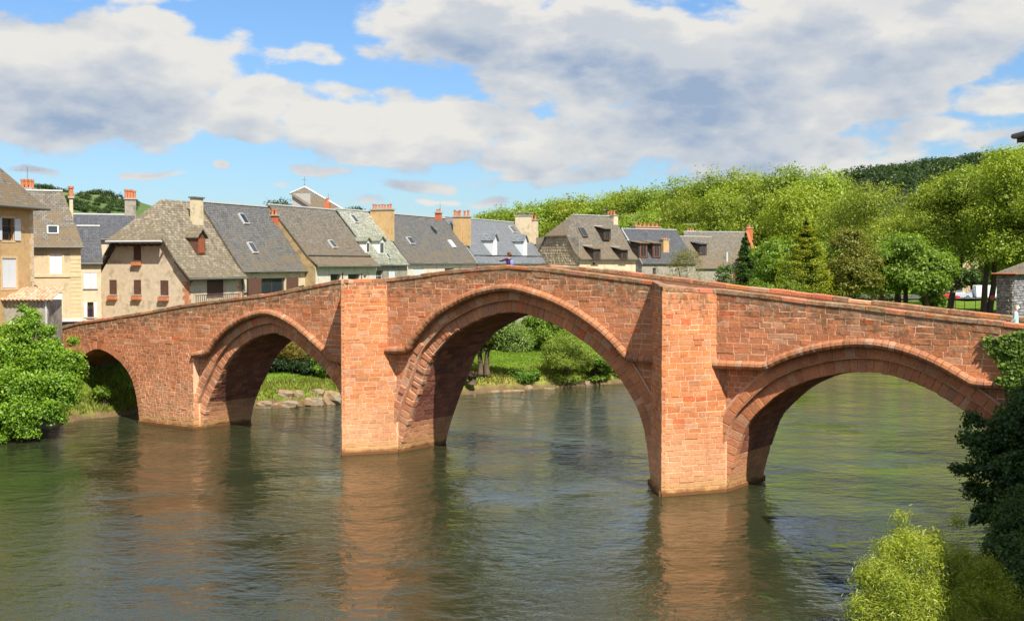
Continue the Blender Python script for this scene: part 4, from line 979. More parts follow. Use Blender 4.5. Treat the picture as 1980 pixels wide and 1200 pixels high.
for w_ in wins:
    q = [(w_[0], w_[2]), (w_[1], w_[2]), (w_[1], w_[3]), (w_[0], w_[3])]
    for k in range(4): (a, z), (b, y) = q[k], q[(k + 1) % 4]; mb.add([G_.W(a, 0, z), G_.W(b, 0, y), G_.W(b, -.3, y), G_.W(a, -.3, z)], [(0, 1, 2, 3)])
sw = h.window(400, 538, 432, 575, shut='closed', smat=BROWN, sill=False)
LB_ = h.fac(466, 560)[0]
for l, r, z0, z1 in ((0, sw[0], 3.5, h.ze), (sw[1], LB_, 3.5, h.ze), (sw[0], sw[1], 3.5, sw[2]), (sw[0], sw[1], sw[3], h.ze)): mb.add([h.W(l, 0, z0), h.W(r, 0, z0), h.W(r, 0, z1), h.W(l, 0, z1)], [(0, 1, 2, 3)])
mb.add([h.W(0, -8.9, 3.5), h.W(LB_, -8.9, 3.5), h.W(LB_, -8.9, 10), h.W(0, -8.9, 10)], [(3, 2, 1, 0)])
mb.build('wall', W_BEIGE, h.r)
rt = 2.6    # ridge starts here
def sp(o): return [(o, 0)]
kickz = 11.0
def prof(sgn):  # from eave to ridge, o measured from the front plane (s) to the ridge at -4.45
    return [(.55, 9.75), (-.75, 11.15), (-2.1, 13.0), (-4.45, 16.15)]
mb = MB()
for side_ in (0, 1):
    pr = prof(1); ac2 = 0
    for (o1, z1), (o2, z2) in zip(pr[:-1], pr[1:]):
        L = math.hypot(o2 - o1, z2 - z1)
        f = (lambda o: o) if side_ == 0 else (lambda o: -8.9 - o)
        def t_start(z): return -.45 if z <= 13.0 else float(np.interp(z, [13.0, 16.15], [-.45, rt]))
        ta, tb = t_start(z1), t_start(z2)
        for k in range(4):
            def lerp(t0, e=LB_ + .15): return [t0 + (e - t0) * k / 4, t0 + (e - t0) * (k + 1) / 4]
            (x0, x1), (x3, x2) = lerp(ta), lerp(tb)
            p = [h.W(x0, f(o1), z1), h.W(x1, f(o1), z1), h.W(x2, f(o2), z2), h.W(x3, f(o2), z2)]; t = [(q[0], q[1], q[2] + .17) for q in p]
            mb.hexa(p + t, uv=[(x0, ac2, 0), (x1, ac2, 0), (x2, ac2 + L, 0), (x3, ac2 + L, 0)] * 2)
        ac2 += L
# half hip
p = [h.W(-.5, -2.1 + .25, 12.85), h.W(-.5, -8.9 + 2.1 - .25, 12.85), h.W(rt, -4.45, 16.15)]
lo_ = [h.W(-.9, -1.75, 12.72), h.W(-.9, -7.15, 12.72)]
t = [(q[0], q[1], q[2] + .18) for q in lo_ + [h.W(rt, -4.45, 16.15)]]
mb.add(lo_ + [h.W(rt, -4.45, 16.15)] + t, [(0, 1, 2), (5, 4, 3), (0, 3, 4, 1), (1, 4, 5, 2), (2, 5, 3, 0)], uv=[(0, 0, 0), (5.4, 0, 0), (2.7, 4.6, 0)] * 2)
rf = mb.build('roof', SL_LAUZE, h.r); rf['_inv'] = h.r['_inv']
MB().tube([h.W(-.95, -1.7, 12.78), h.W(-.95, -7.2, 12.78)], .09, 8).build('gutter', ZINC, rf)
MB().tube([h.W(-.4, .65, 9.8), h.W(LB_, .65, 9.8)], .08, 8).build('gutter', LEAD, rf)
for k in range(9): h.box('rafter_end', -.85, 0, -2.0 - k * .62, -1.86 - k * .62, 12.42, 12.58, DKWOOD, rf)
# dark timber bracing under the left verge
for (g0, z0, g1, z1) in ((-.5, 9.6, .9, 11.3), (-.35, 9.4, -.35, 10.2), (.9, 11.3, 2.1, 12.7), (8.0, 11.2, 9.4, 9.6)):
    dv = np.array([g1 - g0, z1 - z0]); dv /= np.hypot(*dv); pp = np.array([-dv[1], dv[0]]) * .11
    q = [(g0 - pp[0], z0 - pp[1]), (g1 - pp[0], z1 - pp[1]), (g1 + pp[0], z1 + pp[1]), (g0 + pp[0], z0 + pp[1])]
    MB().hexa([G_.W(a, .05, z) for a, z in q] + [G_.W(a, .4, z) for a, z in q]).build('bracket', DKWOOD, h.r)
h.w = 4.45; h.set_roof(10.15, 16.15)
# stone quoins at both corners
G_.ze = 10; G_.quoins(.02, 1, 4.0, 9.2, RUBBLE); G_.quoins(8.88, -1, 4.0, 9.6, RUBBLE); h.quoins(.0, 1, 5.0, 9.6, RUBBLE); h.quoins(LB_ - .02, -1, 6.0, 9.6, RUBBLE)
c_ = h.flat_chimney(374, 393, 380, 433, -2.9, thick=.35, mat=W_CREAM, pots=0, capm=LEAD)
# timber dormer on the lauze slope
h.dormer(385, 491, 1.15, 1.35, 'gable', wall=BROWN, wmat=REDWOOD, rmat=SL_LAUZE, win='closed', out=.1)
# balcony railing
a0, z1 = h.fac(379, 571, .9); a1, z0 = h.fac(462, 585, .9)
Rl = h.box('balcony_rail', a0, a1, .88, .93, z1 - .03, z1 + .03, IRON); Rl['_inv'] = h.r['_inv']
for k in range(22): h.box('baluster', a0 + (a1 - a0) * k / 21 - .03, a0 + (a1 - a0) * k / 21 + .03, .885, .925, z1 - 1.0, z1 - .03, GREYWOOD, Rl)
h.box('balcony_floor', a0, a1, 0, .95, z1 - 1.15, z1 - 1.0, GREYWOOD)

# left group
h = House('narrow_grey_house', 'narrow beige house with white shutters squeezed beside the gabled house', on_y(156, 600, 94), (1.0, .40), w=3.5)
h.P[2] = 0; ze = h.fac(170, 519, .2)[1]; h.set_roof(ze + .5, h.fac(170, 440, -4)[1]); a1 = h.fac(196, 560)[0]
hol = [h.window(162, 527, 187, 557, shut='closed', smat=WHITE), h.window(169, 584, 181, 613, frame=REDWOOD, shut='open', smat=WHITE, panes=(1, 2), railing=True)]
h.body(0, a1, W_BEIGE, hol); h.roof(0, a1, SL_DARK)
h = House('rear_slate_house', 'dark slate roof with a tall grey chimney of terracotta pots behind the gabled house', on_y(140, 600, 108), (1.0, .34), w=4.2)
h.P[2] = 0; h.set_roof(h.fac(180, 470, .3)[1] + .4, h.fac(190, 417, -4.2)[1]); a1 = h.fac(262, 560)[0]
hol = [h.window(176, 472, 189, 494, frame=REDWOOD, sill=False, panes=(2, 1))]
h.body(0, a1, W_BEIGE, hol); h.roof(0, a1, SL_DARK)
h.flat_chimney(241, 263, 383, 417, -4.0, thick=.9, mat=W_GREY, pots=4, pot_h=.75, slim=.15)

h = House('pale_ochre_house', 'pale ochre house with striped corner stones and closed white shutters beside the near left house', on_y(68, 600, 88), (1.0, .40), w=4.2)
h.P[2] = 0; zr = h.fac(95, 372, -4.2)[1]; ze = h.fac(110, 483, .38)[1]; h.set_roof(ze + .5, zr); a1 = h.fac(157, 560)[0]
hol = [h.window(96, 490, 120, 530, shut='closed', smat=WHITE, trim=W_YEL), h.window(96, 566, 121, 607, shut='closed', smat=WHITE, trim=W_YEL)]
h.body(-6, a1, W_PALE, hol, gable=False); h.hip(-6, a1, SL_BROWN, 0, 1.3)
h.skylight(102, 448, .8, .9, fm=WHITE); h.flat_chimney(134, 141, 380, 412, -4.2, thick=.4, mat=W_CREAM, pots=1, pot_h=.7, slim=.2)
z = 5.0
while z < h.ze - .3: h.box('quoin', a1 - .75, a1 + .01, -.1, .03, z + .012, z + .288, W_YEL); z += .3
zb_ = h.fac(110, 533)[1]; h.box('string_course', -1, a1, 0, .08, zb_ - .1, zb_ + .1, W_YEL)
zb_ = h.fac(110, 620)[1]; h.box('shop_cornice', -1, a1 + .1, 0, .35, zb_ - .06, zb_ + .16, ZINC); h.box('shop_front', -1, a1, 0, .06, zb_ - 1.6, zb_ - .07, pm('blue_shop_front', (.10, .14, .22), rough=.5))

d0 = (0.174, 0.985)
h = House('near_ochre_house', 'tall ochre house at the left edge with white shutters and a tiled lean-to', on_y(67, 600, 83), d0, w=5)
h.P[2] = 0; h.P = h.P - h.d * 14; h.r.location = h.r.location
ze = h.fac(60, 403, .6)[1]; h.set_roof(ze + .7, ze + 6.6)
hol = [h.window(3, 421, 27, 465, frame=REDWOOD, shut='open', smat=GREYW, panes=(2, 3), trim=W_YEL, railing=True), h.window(4, 499, 32, 556, shut='closed', smat=GREYW, trim=W_YEL)]
h.body(0, 14, W_OCHRE, hol, gable=False)
# hipped roof
ov = .7; mb = MB(); E0, E1 = -ov, 14 + ov; zl = h.ze - .65; zr = h.zr + .3
q = lambda a, o, z: h.W(a, o, z)
P4 = [q(E0, ov, zl), q(E1, ov, zl), q(E1, -10 - ov, zl), q(E0, -10 - ov, zl), q(4.4, -5, zr), q(9.6, -5, zr)]
uvs = [(0, 0, 0), (15, 0, 0), (15, 0, 0), (0, 0, 0), (5, 8, 0), (10, 8, 0)]
mb.add(P4, [(0, 1, 5, 4), (2, 3, 4, 5), (3, 2, 1, 0)], uv=uvs); mb.add([P4[1], P4[2], P4[5]], [(0, 1, 2)], uv=[(0, 0, 0), (11, 0, 0), (5.5, 8, 0)]); mb.add([P4[3], P4[0], P4[4]], [(0, 1, 2)], uv=[(0, 0, 0), (11, 0, 0), (5.5, 8, 0)])
rf = mb.build('roof', SL_BROWN, h.r); rf['_inv'] = h.r['_inv']
MB().tube([q(E0, ov + .08, zl - .02), q(E1 + .08, ov + .08, zl - .02), q(E1 + .08, -10 - ov, zl - .02)], .09, 8).build('gutter', LEAD, rf)
h.quoins(13.99, -1, 8.5, h.ze, pm('pale_quoin', (.62, .5, .36)), hs=.42)
c0 = on_y(37, 360, 97); c1 = on_y(60, 360, 97); Ck = MB().box((c0[0], 97, 12), (c1[0], 97.9, c0[2] - .25)).build('chimney', REDBRICK, h.r); Ck['_inv'] = h.r['_inv']
MB().box((c0[0] - .1, 96.9, c0[2] - .25), (c1[0] + .1, 98, c0[2] - .1)).build('cap', CONC, Ck)
for k in range(6): MB().lathe((c0[0] + (c1[0] - c0[0]) * (k % 3 + .5) / 3, 97.25 + .45 * (k // 3), c0[2] - .1), [(.13, 0), (.11, .5), (.14, .52), (.14, .68)], 10).build('chimney_pot', TERRA, Ck)
# lean-to in front
L0 = House('tiled_lean_to', 'grey lean-to with a weathered pale roman-tile roof at the foot of the ochre house', on_y(0, 600, 79.5), (1, .06), cat='lean-to', w=2)
L0.P[2] = 0; al, zt_ = L0.fac(-60, 558); ar_, _ = L0.fac(92, 578); zt_ = L0.fac(40, 566, -1.5)[1]; zb_ = L0.fac(40, 581, .4)[1]
MB().box((al, -3, -1), (ar_, 0, zb_ - .02), M=lambda a, o, z: L0.W(a, o, z)).build('wall', W_GREY, L0.r)
nt = int((ar_ - al + .6) / .26)
for k in range(nt):    # one run of tiles each
    x = al + k * .26; rr = MB(); n_ = 7
    pts = [(x + .13 - .125 * math.cos(math.pi * i / (n_ - 1)), .11 * math.sin(math.pi * i / (n_ - 1))) for i in range(n_)]
    vs = [L0.W(a, .45, zb_ + dz) for a, dz in pts] + [L0.W(a, -2.4, zt_ + .3 + dz) for a, dz in pts] ; vs += [L0.W(a, .45, zb_ + dz - .04) for a, dz in pts]
    rr.add(vs, [(i, i + 1, n_ + i + 1, n_ + i) for i in range(n_ - 1)] + [(2 * n_ + i, 2 * n_ + i + 1, i + 1, i) for i in range(n_ - 1)]); rr.build('roof_tile_run', TILE, L0.r, smooth=False)
MB().tube([L0.W(ar_ - .1, .05, 3), L0.W(ar_ - .1, .05, zb_)], .06, 8).build('downpipe', ZINC, L0.r)

# H9 brown-roofed house with the rubble gable
h = House('rubble_gable_house', 'big brown-roofed house with a rubble stone gable and three little hoist dormers', (9.3, 165), (.73, .69), w=4.3)
h.set_roof(h.fac(1170, 503.5, .2)[1] + .35, h.fac(1120, 417.5, -4.3)[1]); a1 = h.fac(1229, 515)[0]
h.body(0, a1, W_CREAM, [h.window(1146, 507, 1151, 512, frame=DKWOOD, panes=(1, 1), sill=False)], gable=False)
mb = MB(); pr = [(.45, h.ze - .25), (-.7, h.ze + .75), (-4.3, h.zr)]; ac_ = 0; zk = h.ze + 3.0; rs = 3.0
def ts(z): return float(np.interp(z, [zk, h.zr], [-.35, rs])) if z > zk else -.35
pr = [(.45, h.ze - .25), (-.7, h.ze + .75), (-.7 - 3.6 * (zk - h.ze - .75) / (h.zr - h.ze - .75), zk), (-4.3, h.zr)]
for side_ in (0, 1):
    f = (lambda o: o) if side_ == 0 else (lambda o: -8.6 - o); ac_ = 0
    for (o1, z1), (o2, z2) in zip(pr[:-1], pr[1:]):
        L = math.hypot(o2 - o1, z2 - z1); p = [h.W(ts(z1), f(o1), z1), h.W(a1 + .1, f(o1), z1), h.W(a1 + .1, f(o2), z2), h.W(ts(z2), f(o2), z2)]
        mb.hexa(p + [(q_[0], q_[1], q_[2] + .16) for q_ in p], uv=[(0, ac_, 0), (a1, ac_, 0), (a1, ac_ + L, 0), (0 if z2 <= zk else rs, ac_ + L, 0)] * 2); ac_ += L
o_ = pr[2][0]; p = [h.W(-.45, o_ + .1, zk - .05), h.W(-.45, -8.6 - o_ - .1, zk - .05), h.W(rs, -4.3, h.zr)]
mb.add(p + [(q_[0], q_[1], q_[2] + .16) for q_ in p], [(0, 1, 2), (5, 4, 3), (0, 3, 4, 1), (1, 4, 5, 2), (2, 5, 3, 0)], uv=[(0, 0, 0), (5, 0, 0), (2.5, 4, 0)] * 2)
rf = mb.build('roof', SL_BROWN, h.r); rf['_inv'] = h.r['_inv']; h.box('ridge_flashing', rs, a1 + .1, -4.45, -4.15, h.zr + .12, h.zr + .22, ZINC, rf)
MB().tube([h.W(-.3, .5, h.ze - .2), h.W(a1, .5, h.ze - .2)], .08, 8).build('gutter', LEAD, rf)
# rubble gable: single stones
st = MB(); gz0 = 5.0; cnt = 0
h.box('gable_backing', -.06, 0, -8.55, -.05, 4, zk - .1, W_GREY)
z = 7.0
while z < zk - .1:
    hh_ = random.uniform(.28, .42); o = -.05
    lim = float(np.interp(z, [h.ze, zk], [.05, -o_ ]))
    while o > -8.5:
        w_ = random.uniform(.35, .7)
        if -o > (lim if z > h.ze else 0) - .1 and -o + w_ < 8.6 - (lim if z > h.ze else 0) and h.side is not None:
            g_ = random.uniform(.22, .36); c = (g_ * 1.25, g_ * 1.02, g_ * .68, 1); e_ = random.uniform(.08, .16)
            q4 = np.array([h.W(-.065, o - .03, z), h.W(-.065, o - w_ + .03, z + .02), h.W(-.065, o - w_ + .05, z + hh_ - .05), h.W(-.065, o - .05, z + hh_ - .03)])
            block(st if cnt > 110 else (mb1 := MB()), q4, -h.d, .06, c, e_ - .06, .05)
            if cnt <= 110: mb1.build('rubble_stone', RUBBLE, h.r)
            cnt += 1
        o -= w_
    z += hh_
if st.v: st.build('rubble_facing', RUBBLE, h.r, kind='stuff')
h.set_roof(h.ze + .2, h.zr)
h.dormer(1150, 501, 1.5, 1.4, 'shed', wall=DKWOOD, wmat=BROWN, rmat=SL_BROWN, out=.3); h.dormer(1203, 501, 1.5, 1.3, 'shed', wall=DKWOOD, wmat=BROWN, rmat=SL_BROWN, out=.3); h.dormer(1170, 462, 1.5, 1.4, 'shed', wall=DKWOOD, wmat=BROWN, rmat=SL_BROWN, out=.3)
h.skylight(1127, 450, 1.0, 1.6, fm=GREYWOOD); h.chimney(a1 - .9, 1169, 1187, 416, 440, thick=.9, mat=W_CREAM, pots=3, pot_h=.6, slim=.17)
# H10
h = House('dark_dormer_house', 'dark slate house with a double red-windowed dormer and a long red brick chimney', on_y(1252, 560, 184), (.78, .62), w=4.4)
h.P[2] = 0; h.set_roof(h.fac(1300, 512, .3)[1] + .4, h.fac(1250, 444.5, -4.4)[1]); a1 = h.fac(1345, 515)[0]
h.body(-1.2, a1, W_GREY, [h.window(1262, 518, 1268, 540, frame=REDWOOD, panes=(1, 1), sill=False)]); h.roof(-1.2, a1, SL_DARK, verge=[-1.3])
for x in (1241, 1267): h.dormer(x, 497, 1.9, 2.1, 'shed', wall=DKWOOD, wmat=REDWOOD, rmat=SL_BROWN, out=.2)
h.flat_chimney(1229, 1277, 437, 452, -4.4, thick=.8, mat=REDBRICK, pots=6, pot_h=.55, slim=.2, deep=1.6); h.flat_chimney(1283, 1294, 462, 500, -1.2, thick=.9, mat=W_OCHRE, pots=3, pot_h=.35, deep=1.0)
# H11
h = House('low_slate_house', 'lower grey slate house with two small shed dormers behind the olive shrub', on_y(1316, 560, 196), (.85, .52), w=5)
h.P[2] = 0; h.set_roof(h.fac(1360, 522, .3)[1] + .4, h.fac(1330, 458.5, -5)[1]); a1 = h.fac(1412, 520)[0]
h.body(-2, a1, W_GREY); h.roof(-2, a1, SL_BROWN)
for x in (1312, 1357): h.dormer(x, 492, 1.6, 1.7, 'shed', wall=DKWOOD, wmat=BROWN, rmat=SL_DARK, out=.2)
h.box('flue_pipe', *(lambda p_: (p_ - .17, p_ + .17))(h.fac(1405, 500, -1)[0]), -1.2, -.86, h.fac(1405, 512, -1)[1], h.fac(1405, 487, -1)[1], ZINC)
# H12
h = House('brick_gable_house', 'brown-roofed house ending in a red brick gable beside the dark fir', on_y(1352, 560, 214), (.97, .24), w=5)
h.P[2] = 0; h.set_roof(h.fac(1400, 515, .3)[1], h.fac(1400, 449.5, -5)[1]); a1 = h.fac(1466, 500)[0]
h.body(-1, a1, W_PINK); h.roof(-1, a1 - .3, SL_BROWN)
MB().hexa([h.W(a1 - .3, .6, 5), h.W(a1 + .25, .6, 5), h.W(a1 + .25, -5, 5), h.W(a1 - .3, -5, 5), h.W(a1 - .3, .6, h.ze - .1), h.W(a1 + .25, .6, h.ze - .1), h.W(a1 + .25, -5, h.zr + .7), h.W(a1 - .3, -5, h.zr + .7)]).build('brick_gable', REDBRICK, h.r)
h.flat_chimney(1444, 1456, 440, 455, -4.6, thick=.8, mat=REDBRICK, pots=1, pot_h=.7, slim=.28); h.flat_chimney(1329, 1344, 446, 456, -5, thick=.8, mat=REDBRICK, pots=3, pot_h=.5)

# church tower behind the row
ct = on_y(596, 400, 185); T_ = root('church_tower', (ct[0], 185, 5), 'square tower with a lopsided slate spire and weather vane rising behind the slate roofs', 'tower')
x0, x1 = on_y(565, 400, 182)[0], on_y(600, 400, 182)[0]; zt = on_y(565, 374, 182)[2]; ap = on_y(589, 361, 184); xr = on_y(668, 407, 186)
MB().hexa([(x0, 182, 5), (x1, 182, 5), (x1 + .3, 189, 5), (x0 + .5, 189, 5), (x0, 182, zt), (x1, 182, zt), (x1 + .3, 189, zt), (x0 + .5, 189, zt)]).build('wall', CONC, T_)
a_ = np.array(ap); b0 = np.array((x0 - .3, 181.6, zt - .1)); b1 = np.array((x1 + .2, 181.6, on_y(600, 402, 181.6)[2])); b2 = np.array((xr[0], 183, xr[2])); b3 = np.array((xr[0], 190, xr[2])); b4 = np.array((x0 - .3, 190, zt - .1)); a2 = a_ + np.array([0, 3, 0])
MB().add([a_, a2, b0, b1, b2, b3, b4], [(2, 3, 0), (3, 4, 0), (4, 5, 1, 0), (5, 6, 1), (6, 2, 0, 1), (2, 6, 5, 4, 3)], uv=[(4, 6, 0), (6, 6, 0), (0, 0, 0), (3, 0, 0), (12, -3, 0), (15, -3, 0), (18, 0, 0)]).build('roof', SL_BROWN, T_)
MB().tube([a_, b2 + np.array([0, 0, .1])], .14, 6).build('ridge_flashing', ZINC, T_)
MB().tube([a_, b0 + np.array([0, 0, .1])], .10, 6).build('ridge_flashing', ZINC, T_)
MB().tube([a_, a_ + np.array([0, 0, 1.5])], .04, 6).box((a_[0] - .35, a_[1] - .02, a_[2] + 1.0), (a_[0] + .3, a_[1] + .02, a_[2] + 1.08)).lathe(a_ + np.array([0, 0, .3]), [(.02, -.1), (.12, 0), (.02, .1)]).build('weather_vane', METAL, T_)
# the pot-topped stack in front of the tower
p0, p1 = on_y(627, 396, 170), on_y(637, 396, 170)
Sx = root('brick_chimney_stack', (p0[0], 170, 12), 'little red brick chimney in front of the church tower roof', 'chimney')
MB().box((p0[0], 170, 12), (p1[0], 171, p0[2] + .3)).build('stack', REDBRICK, Sx); MB().lathe(((p0[0] + p1[0]) / 2, 170.5, p0[2] + .3), [(.22, 0), (.2, .5), (.26, .55), (.26, .7)]).build('chimney_pot', TERRA, Sx)

# television aerials
def aerial(x, ytop, ybase, Y, label, arms=4, wdt=1.2, rz=0.2):
    b = on_y(x, ybase, Y); t = on_y(x, ytop, Y); R_ = root('television_aerial', b, label, 'aerial', 'television aerials on the roofs')
    MB().tube([b, t], .028, 6).build('mast', METAL, R_)
    bd = np.array([math.cos(rz), math.sin(rz), 0]); pd = np.array([-bd[1], bd[0], 0]) * .8 + np.array([.3, 0, .05]); m = MB(); c = t - np.array([0, 0, .25])
    m.tube([c - bd * wdt / 2, c + bd * wdt / 2], .02, 5)
    for k in range(arms): q = c + bd * wdt * (k / (arms - 1) - .5); m.tube([q - pd * .35, q + pd * .35], .014, 5)
    m.build('antenna', METAL, R_)
aerial(53, 323, 358, 97.5, 'tall thin television aerial above the pots of the near ochre house', 5, 1.6)
aerial(524, 385, 412, 118, 'television aerial beside the small brick chimney of the ochre gable house')
aerial(635, 374, 396, 170.5, 'television aerial above the little brick chimney by the church tower', 5, 1.8)
aerial(851, 392, 412, 150, 'television aerial on the ridge of the dark slate house', 4, .9)
aerial(1228, 413, 440, 187, 'wide television aerial beside the long red brick chimney', 4, 3.0, 0.0)
aerial(1337, 430, 446, 216, 'television aerial over the left stack of the brick gable house', 5, 2.4, 0.0)
aerial(1170, 402, 416, 178, 'thin television aerial behind the brown-roofed house', 3, .5)

# rubble tower at the right, beyond the end of the bridge
pA = on_y(1927, 560, 63.0); pB = on_y(1960, 560, 62.0); pC = on_y(2080, 560, 66.5)
Q = root('rubble_stone_tower', (pB[0], pB[1], 5), 'squat grey rubble stone tower with a slate cap at the right end of the bridge', 'tower')
zt = on_y(1940, 531, 63)[2]
tri = [pA, pB, pC, pC + np.array([3, 6, 0]), pA * 1.10 + np.array([.15, 0, 0])]
vs = [(p_[0], p_[1], 3.0) for p_ in tri] + [(p_[0], p_[1], zt) for p_ in tri]
MB().add(vs, [(0, 1, 6, 5), (1, 2, 7, 6), (2, 3, 8, 7), (3, 4, 9, 8), (4, 0, 5, 9), (5, 6, 7, 8, 9)], (.30, .27, .23, 1)).build('wall_core', RUBBLE, Q)
for (p_, q_, cb) in ((pA, pB, (.36, .32, .24)), (pB, pC, (.26, .26, .28))):  # left face's sunlight is put into its paler, warmer stones; right face bluish
    e_ = (q_ - p_); e_[2] = 0; ln = np.linalg.norm(e_); e_ /= ln; nn = np.array([e_[1], -e_[0], 0]); z = 7.0
    while z < zt - .05:
        hh_ = random.uniform(.09, .19); x = 0.0
        while x < ln - .05:
            w_ = min(random.uniform(.16, .38), ln - x); g_ = random.uniform(.6, 1.35)
            q4 = np.array([p_ + e_ * (x + .01), p_ + e_ * (x + w_ - .01), p_ + e_ * (x + w_ - .02), p_ + e_ * (x + .02)]); q4[:, 2] = [z, z + random.uniform(0, .03), min(z + hh_ - .015, zt), min(z + hh_ - .02, zt)]
            m_ = MB(); block(m_, q4, nn, .05, (cb[0] * g_, cb[1] * g_, cb[2] * g_, 1), random.uniform(.02, .07), .025)
            if x * 26 < 60 and z < zt: m_.build('rubble_stone', RUBBLE, Q)
            x += w_
        z += hh_
ax = on_y(2050, 480, 66)
ee = [pA + np.array([-.35, -.2, 0]), pB + np.array([0, -.4, 0]), pC + np.array([.3, -.2, 0]), tri[3], tri[4]]
vs = [(p_[0], p_[1], zt + .03) for p_ in ee] + [(ax[0], ax[1], ax[2])]
MB().add(vs, [(0, 1, 5), (1, 2, 5), (2, 3, 5), (3, 4, 5), (4, 0, 5), (4, 3, 2, 1, 0)], uv=[(0, 0, 0), (1.2, 0, 0), (5, 0, 0), (8, 0, 0), (10, 0, 0), (3, 3, 0)]).build('roof', SL_BROWN, Q)
MB().tube([ee[0] * [1, 1, 0] + [0, 0, zt + .06], ee[1] * [1, 1, 0] + [0, 0, zt + .06]], .05, 6).build('tile_edging', TERRA, Q)

# tall stone house just outside the frame on the right: only its eave corner shows, and it shades the near bank
Z = root('riverside_house', (24, 31, 5), 'dark roof corner of a riverside house jutting in at the upper right edge', 'house')
ex = on_y(1966, 276, 40.0)
W0, W1 = (ex[0] + .75, 20), (34, 39.4)
MB().box((W0[0], W0[1], 2.0), (W1[0], W1[1], ex[2] - .05)).build('wall', W_GREY, Z)
zE = ex[2]; mb = MB()
P5 = [(ex[0], 19, zE), (ex[0], 40, zE), (35, 40, zE), (35, 19, zE), (25, 30, zE + 6), (27, 29, zE + 6)]
P5 = P5 + [(a[0], a[1], a[2] + .16) for a in P5[:4]]
mb.add(P5, [(0, 1, 2, 3), (0, 6, 7, 1), (1, 7, 8, 2), (2, 8, 9, 3), (3, 9, 6, 0), (6, 4, 7), (7, 4, 5, 8), (8, 5, 9), (9, 5, 4, 6)], uv=[(0, 0, 0)] * 10).build('roof', SL_DARK, Z)
MB().tube([(ex[0] - .08, 19, zE + .22), (ex[0] - .08, 40.08, zE + .22), (34, 40.08, zE + .22)], .09, 8).build('gutter', LEAD, Z)

# ------------------------------------------------------------------ vegetation
def leaf_arrays(C, N, size, asp, R_):
    n = len(C); t = R_.normal(size=(n, 3)); N = N / (np.linalg.norm(N, axis=1)[:, None] + 1e-9)
    a = np.cross(N, t); a /= (np.linalg.norm(a, axis=1)[:, None] + 1e-9); b = np.cross(N, a)
    sz = size * R_.uniform(.6, 1.35, (n, 1)); a = a * sz * .5; b = b * sz * .5 * asp; cup = N * sz * .06
    v = np.stack([C - a, C - b * .9 + cup, C + a, C + b + cup], 1).reshape(-1, 3)
    return v, np.arange(4 * n).reshape(n, 4)
def mixcol(c0, c1, f): return np.array(c0)[None] * (1 - f[:, None]) + np.array(c1)[None] * f[:, None]
def foliage(name, lobes, n, size, c0, c1, parent=None, seed=0, asp=.6, clump=.24, fill=.22, origin=(0, 0, 0), droop=0.0, upb=.35, flat=.85, spread=1.0, squash=(.2, .97)):
    """leaf-sized faces in clumps over the lobes (cx,cy,cz,rx,ry,rz)"""
    R_ = np.random.default_rng(seed + 11); L = np.array(lobes, float); area = (L[:, 3] * L[:, 4] * L[:, 5]) ** (2 / 3); share = area / area.sum()
    Vs, Fs, Cs = [], [], []; off = 0
    for l, sh in zip(L, share):
        nl = int(n * sh); rm = l[3:6].mean(); cr = max(clump * rm, size * 1.1); nc = max(10, int(5.5 * area.mean() ** 0 * (rm / cr) ** 2 * 1.5))
        d = R_.normal(size=(nc, 3)); d /= np.linalg.norm(d, axis=1)[:, None]
        d[:, 2] = np.where(d[:, 2] < -.55, -d[:, 2] * .3, d[:, 2])
        rr = R_.uniform(.78, 1.08, nc); rr[R_.random(nc) < .10] *= 1.14; ins = R_.random(nc) < fill; rr[ins] = R_.uniform(.25, .75, ins.sum())
        cc = l[:3] + d * l[3:6] * rr[:, None]
        k = R_.integers(0, nc, nl); g = np.clip(R_.normal(size=(nl, 3)), -1.7, 1.7); g *= (cr * .55 * R_.uniform(.7, 1.3, nc)[k][:, None] * spread); g[:, 2] *= flat
        if droop: g[:, 2] = -np.abs(g[:, 2]) * droop
        C = cc[k] + g
        N = d[k] * .75 + R_.normal(size=(nl, 3)) * .55 + np.array([0, 0, upb])
        v, f = leaf_arrays(C, N, size, asp, R_)
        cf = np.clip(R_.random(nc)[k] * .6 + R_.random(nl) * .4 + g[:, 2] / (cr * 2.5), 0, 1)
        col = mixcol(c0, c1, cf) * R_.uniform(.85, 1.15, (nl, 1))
        Vs.append(v); Fs.append(f + off); Cs.append(np.repeat(col, 4, 0)); off += len(v)
    V_ = np.vstack(Vs) - np.array(origin); return np_mesh(name, V_, np.vstack(Fs), np.vstack(Cs), LEAF, parent)
PLN0, PLN1 = (.16, .23, .025), (.36, .44, .05)
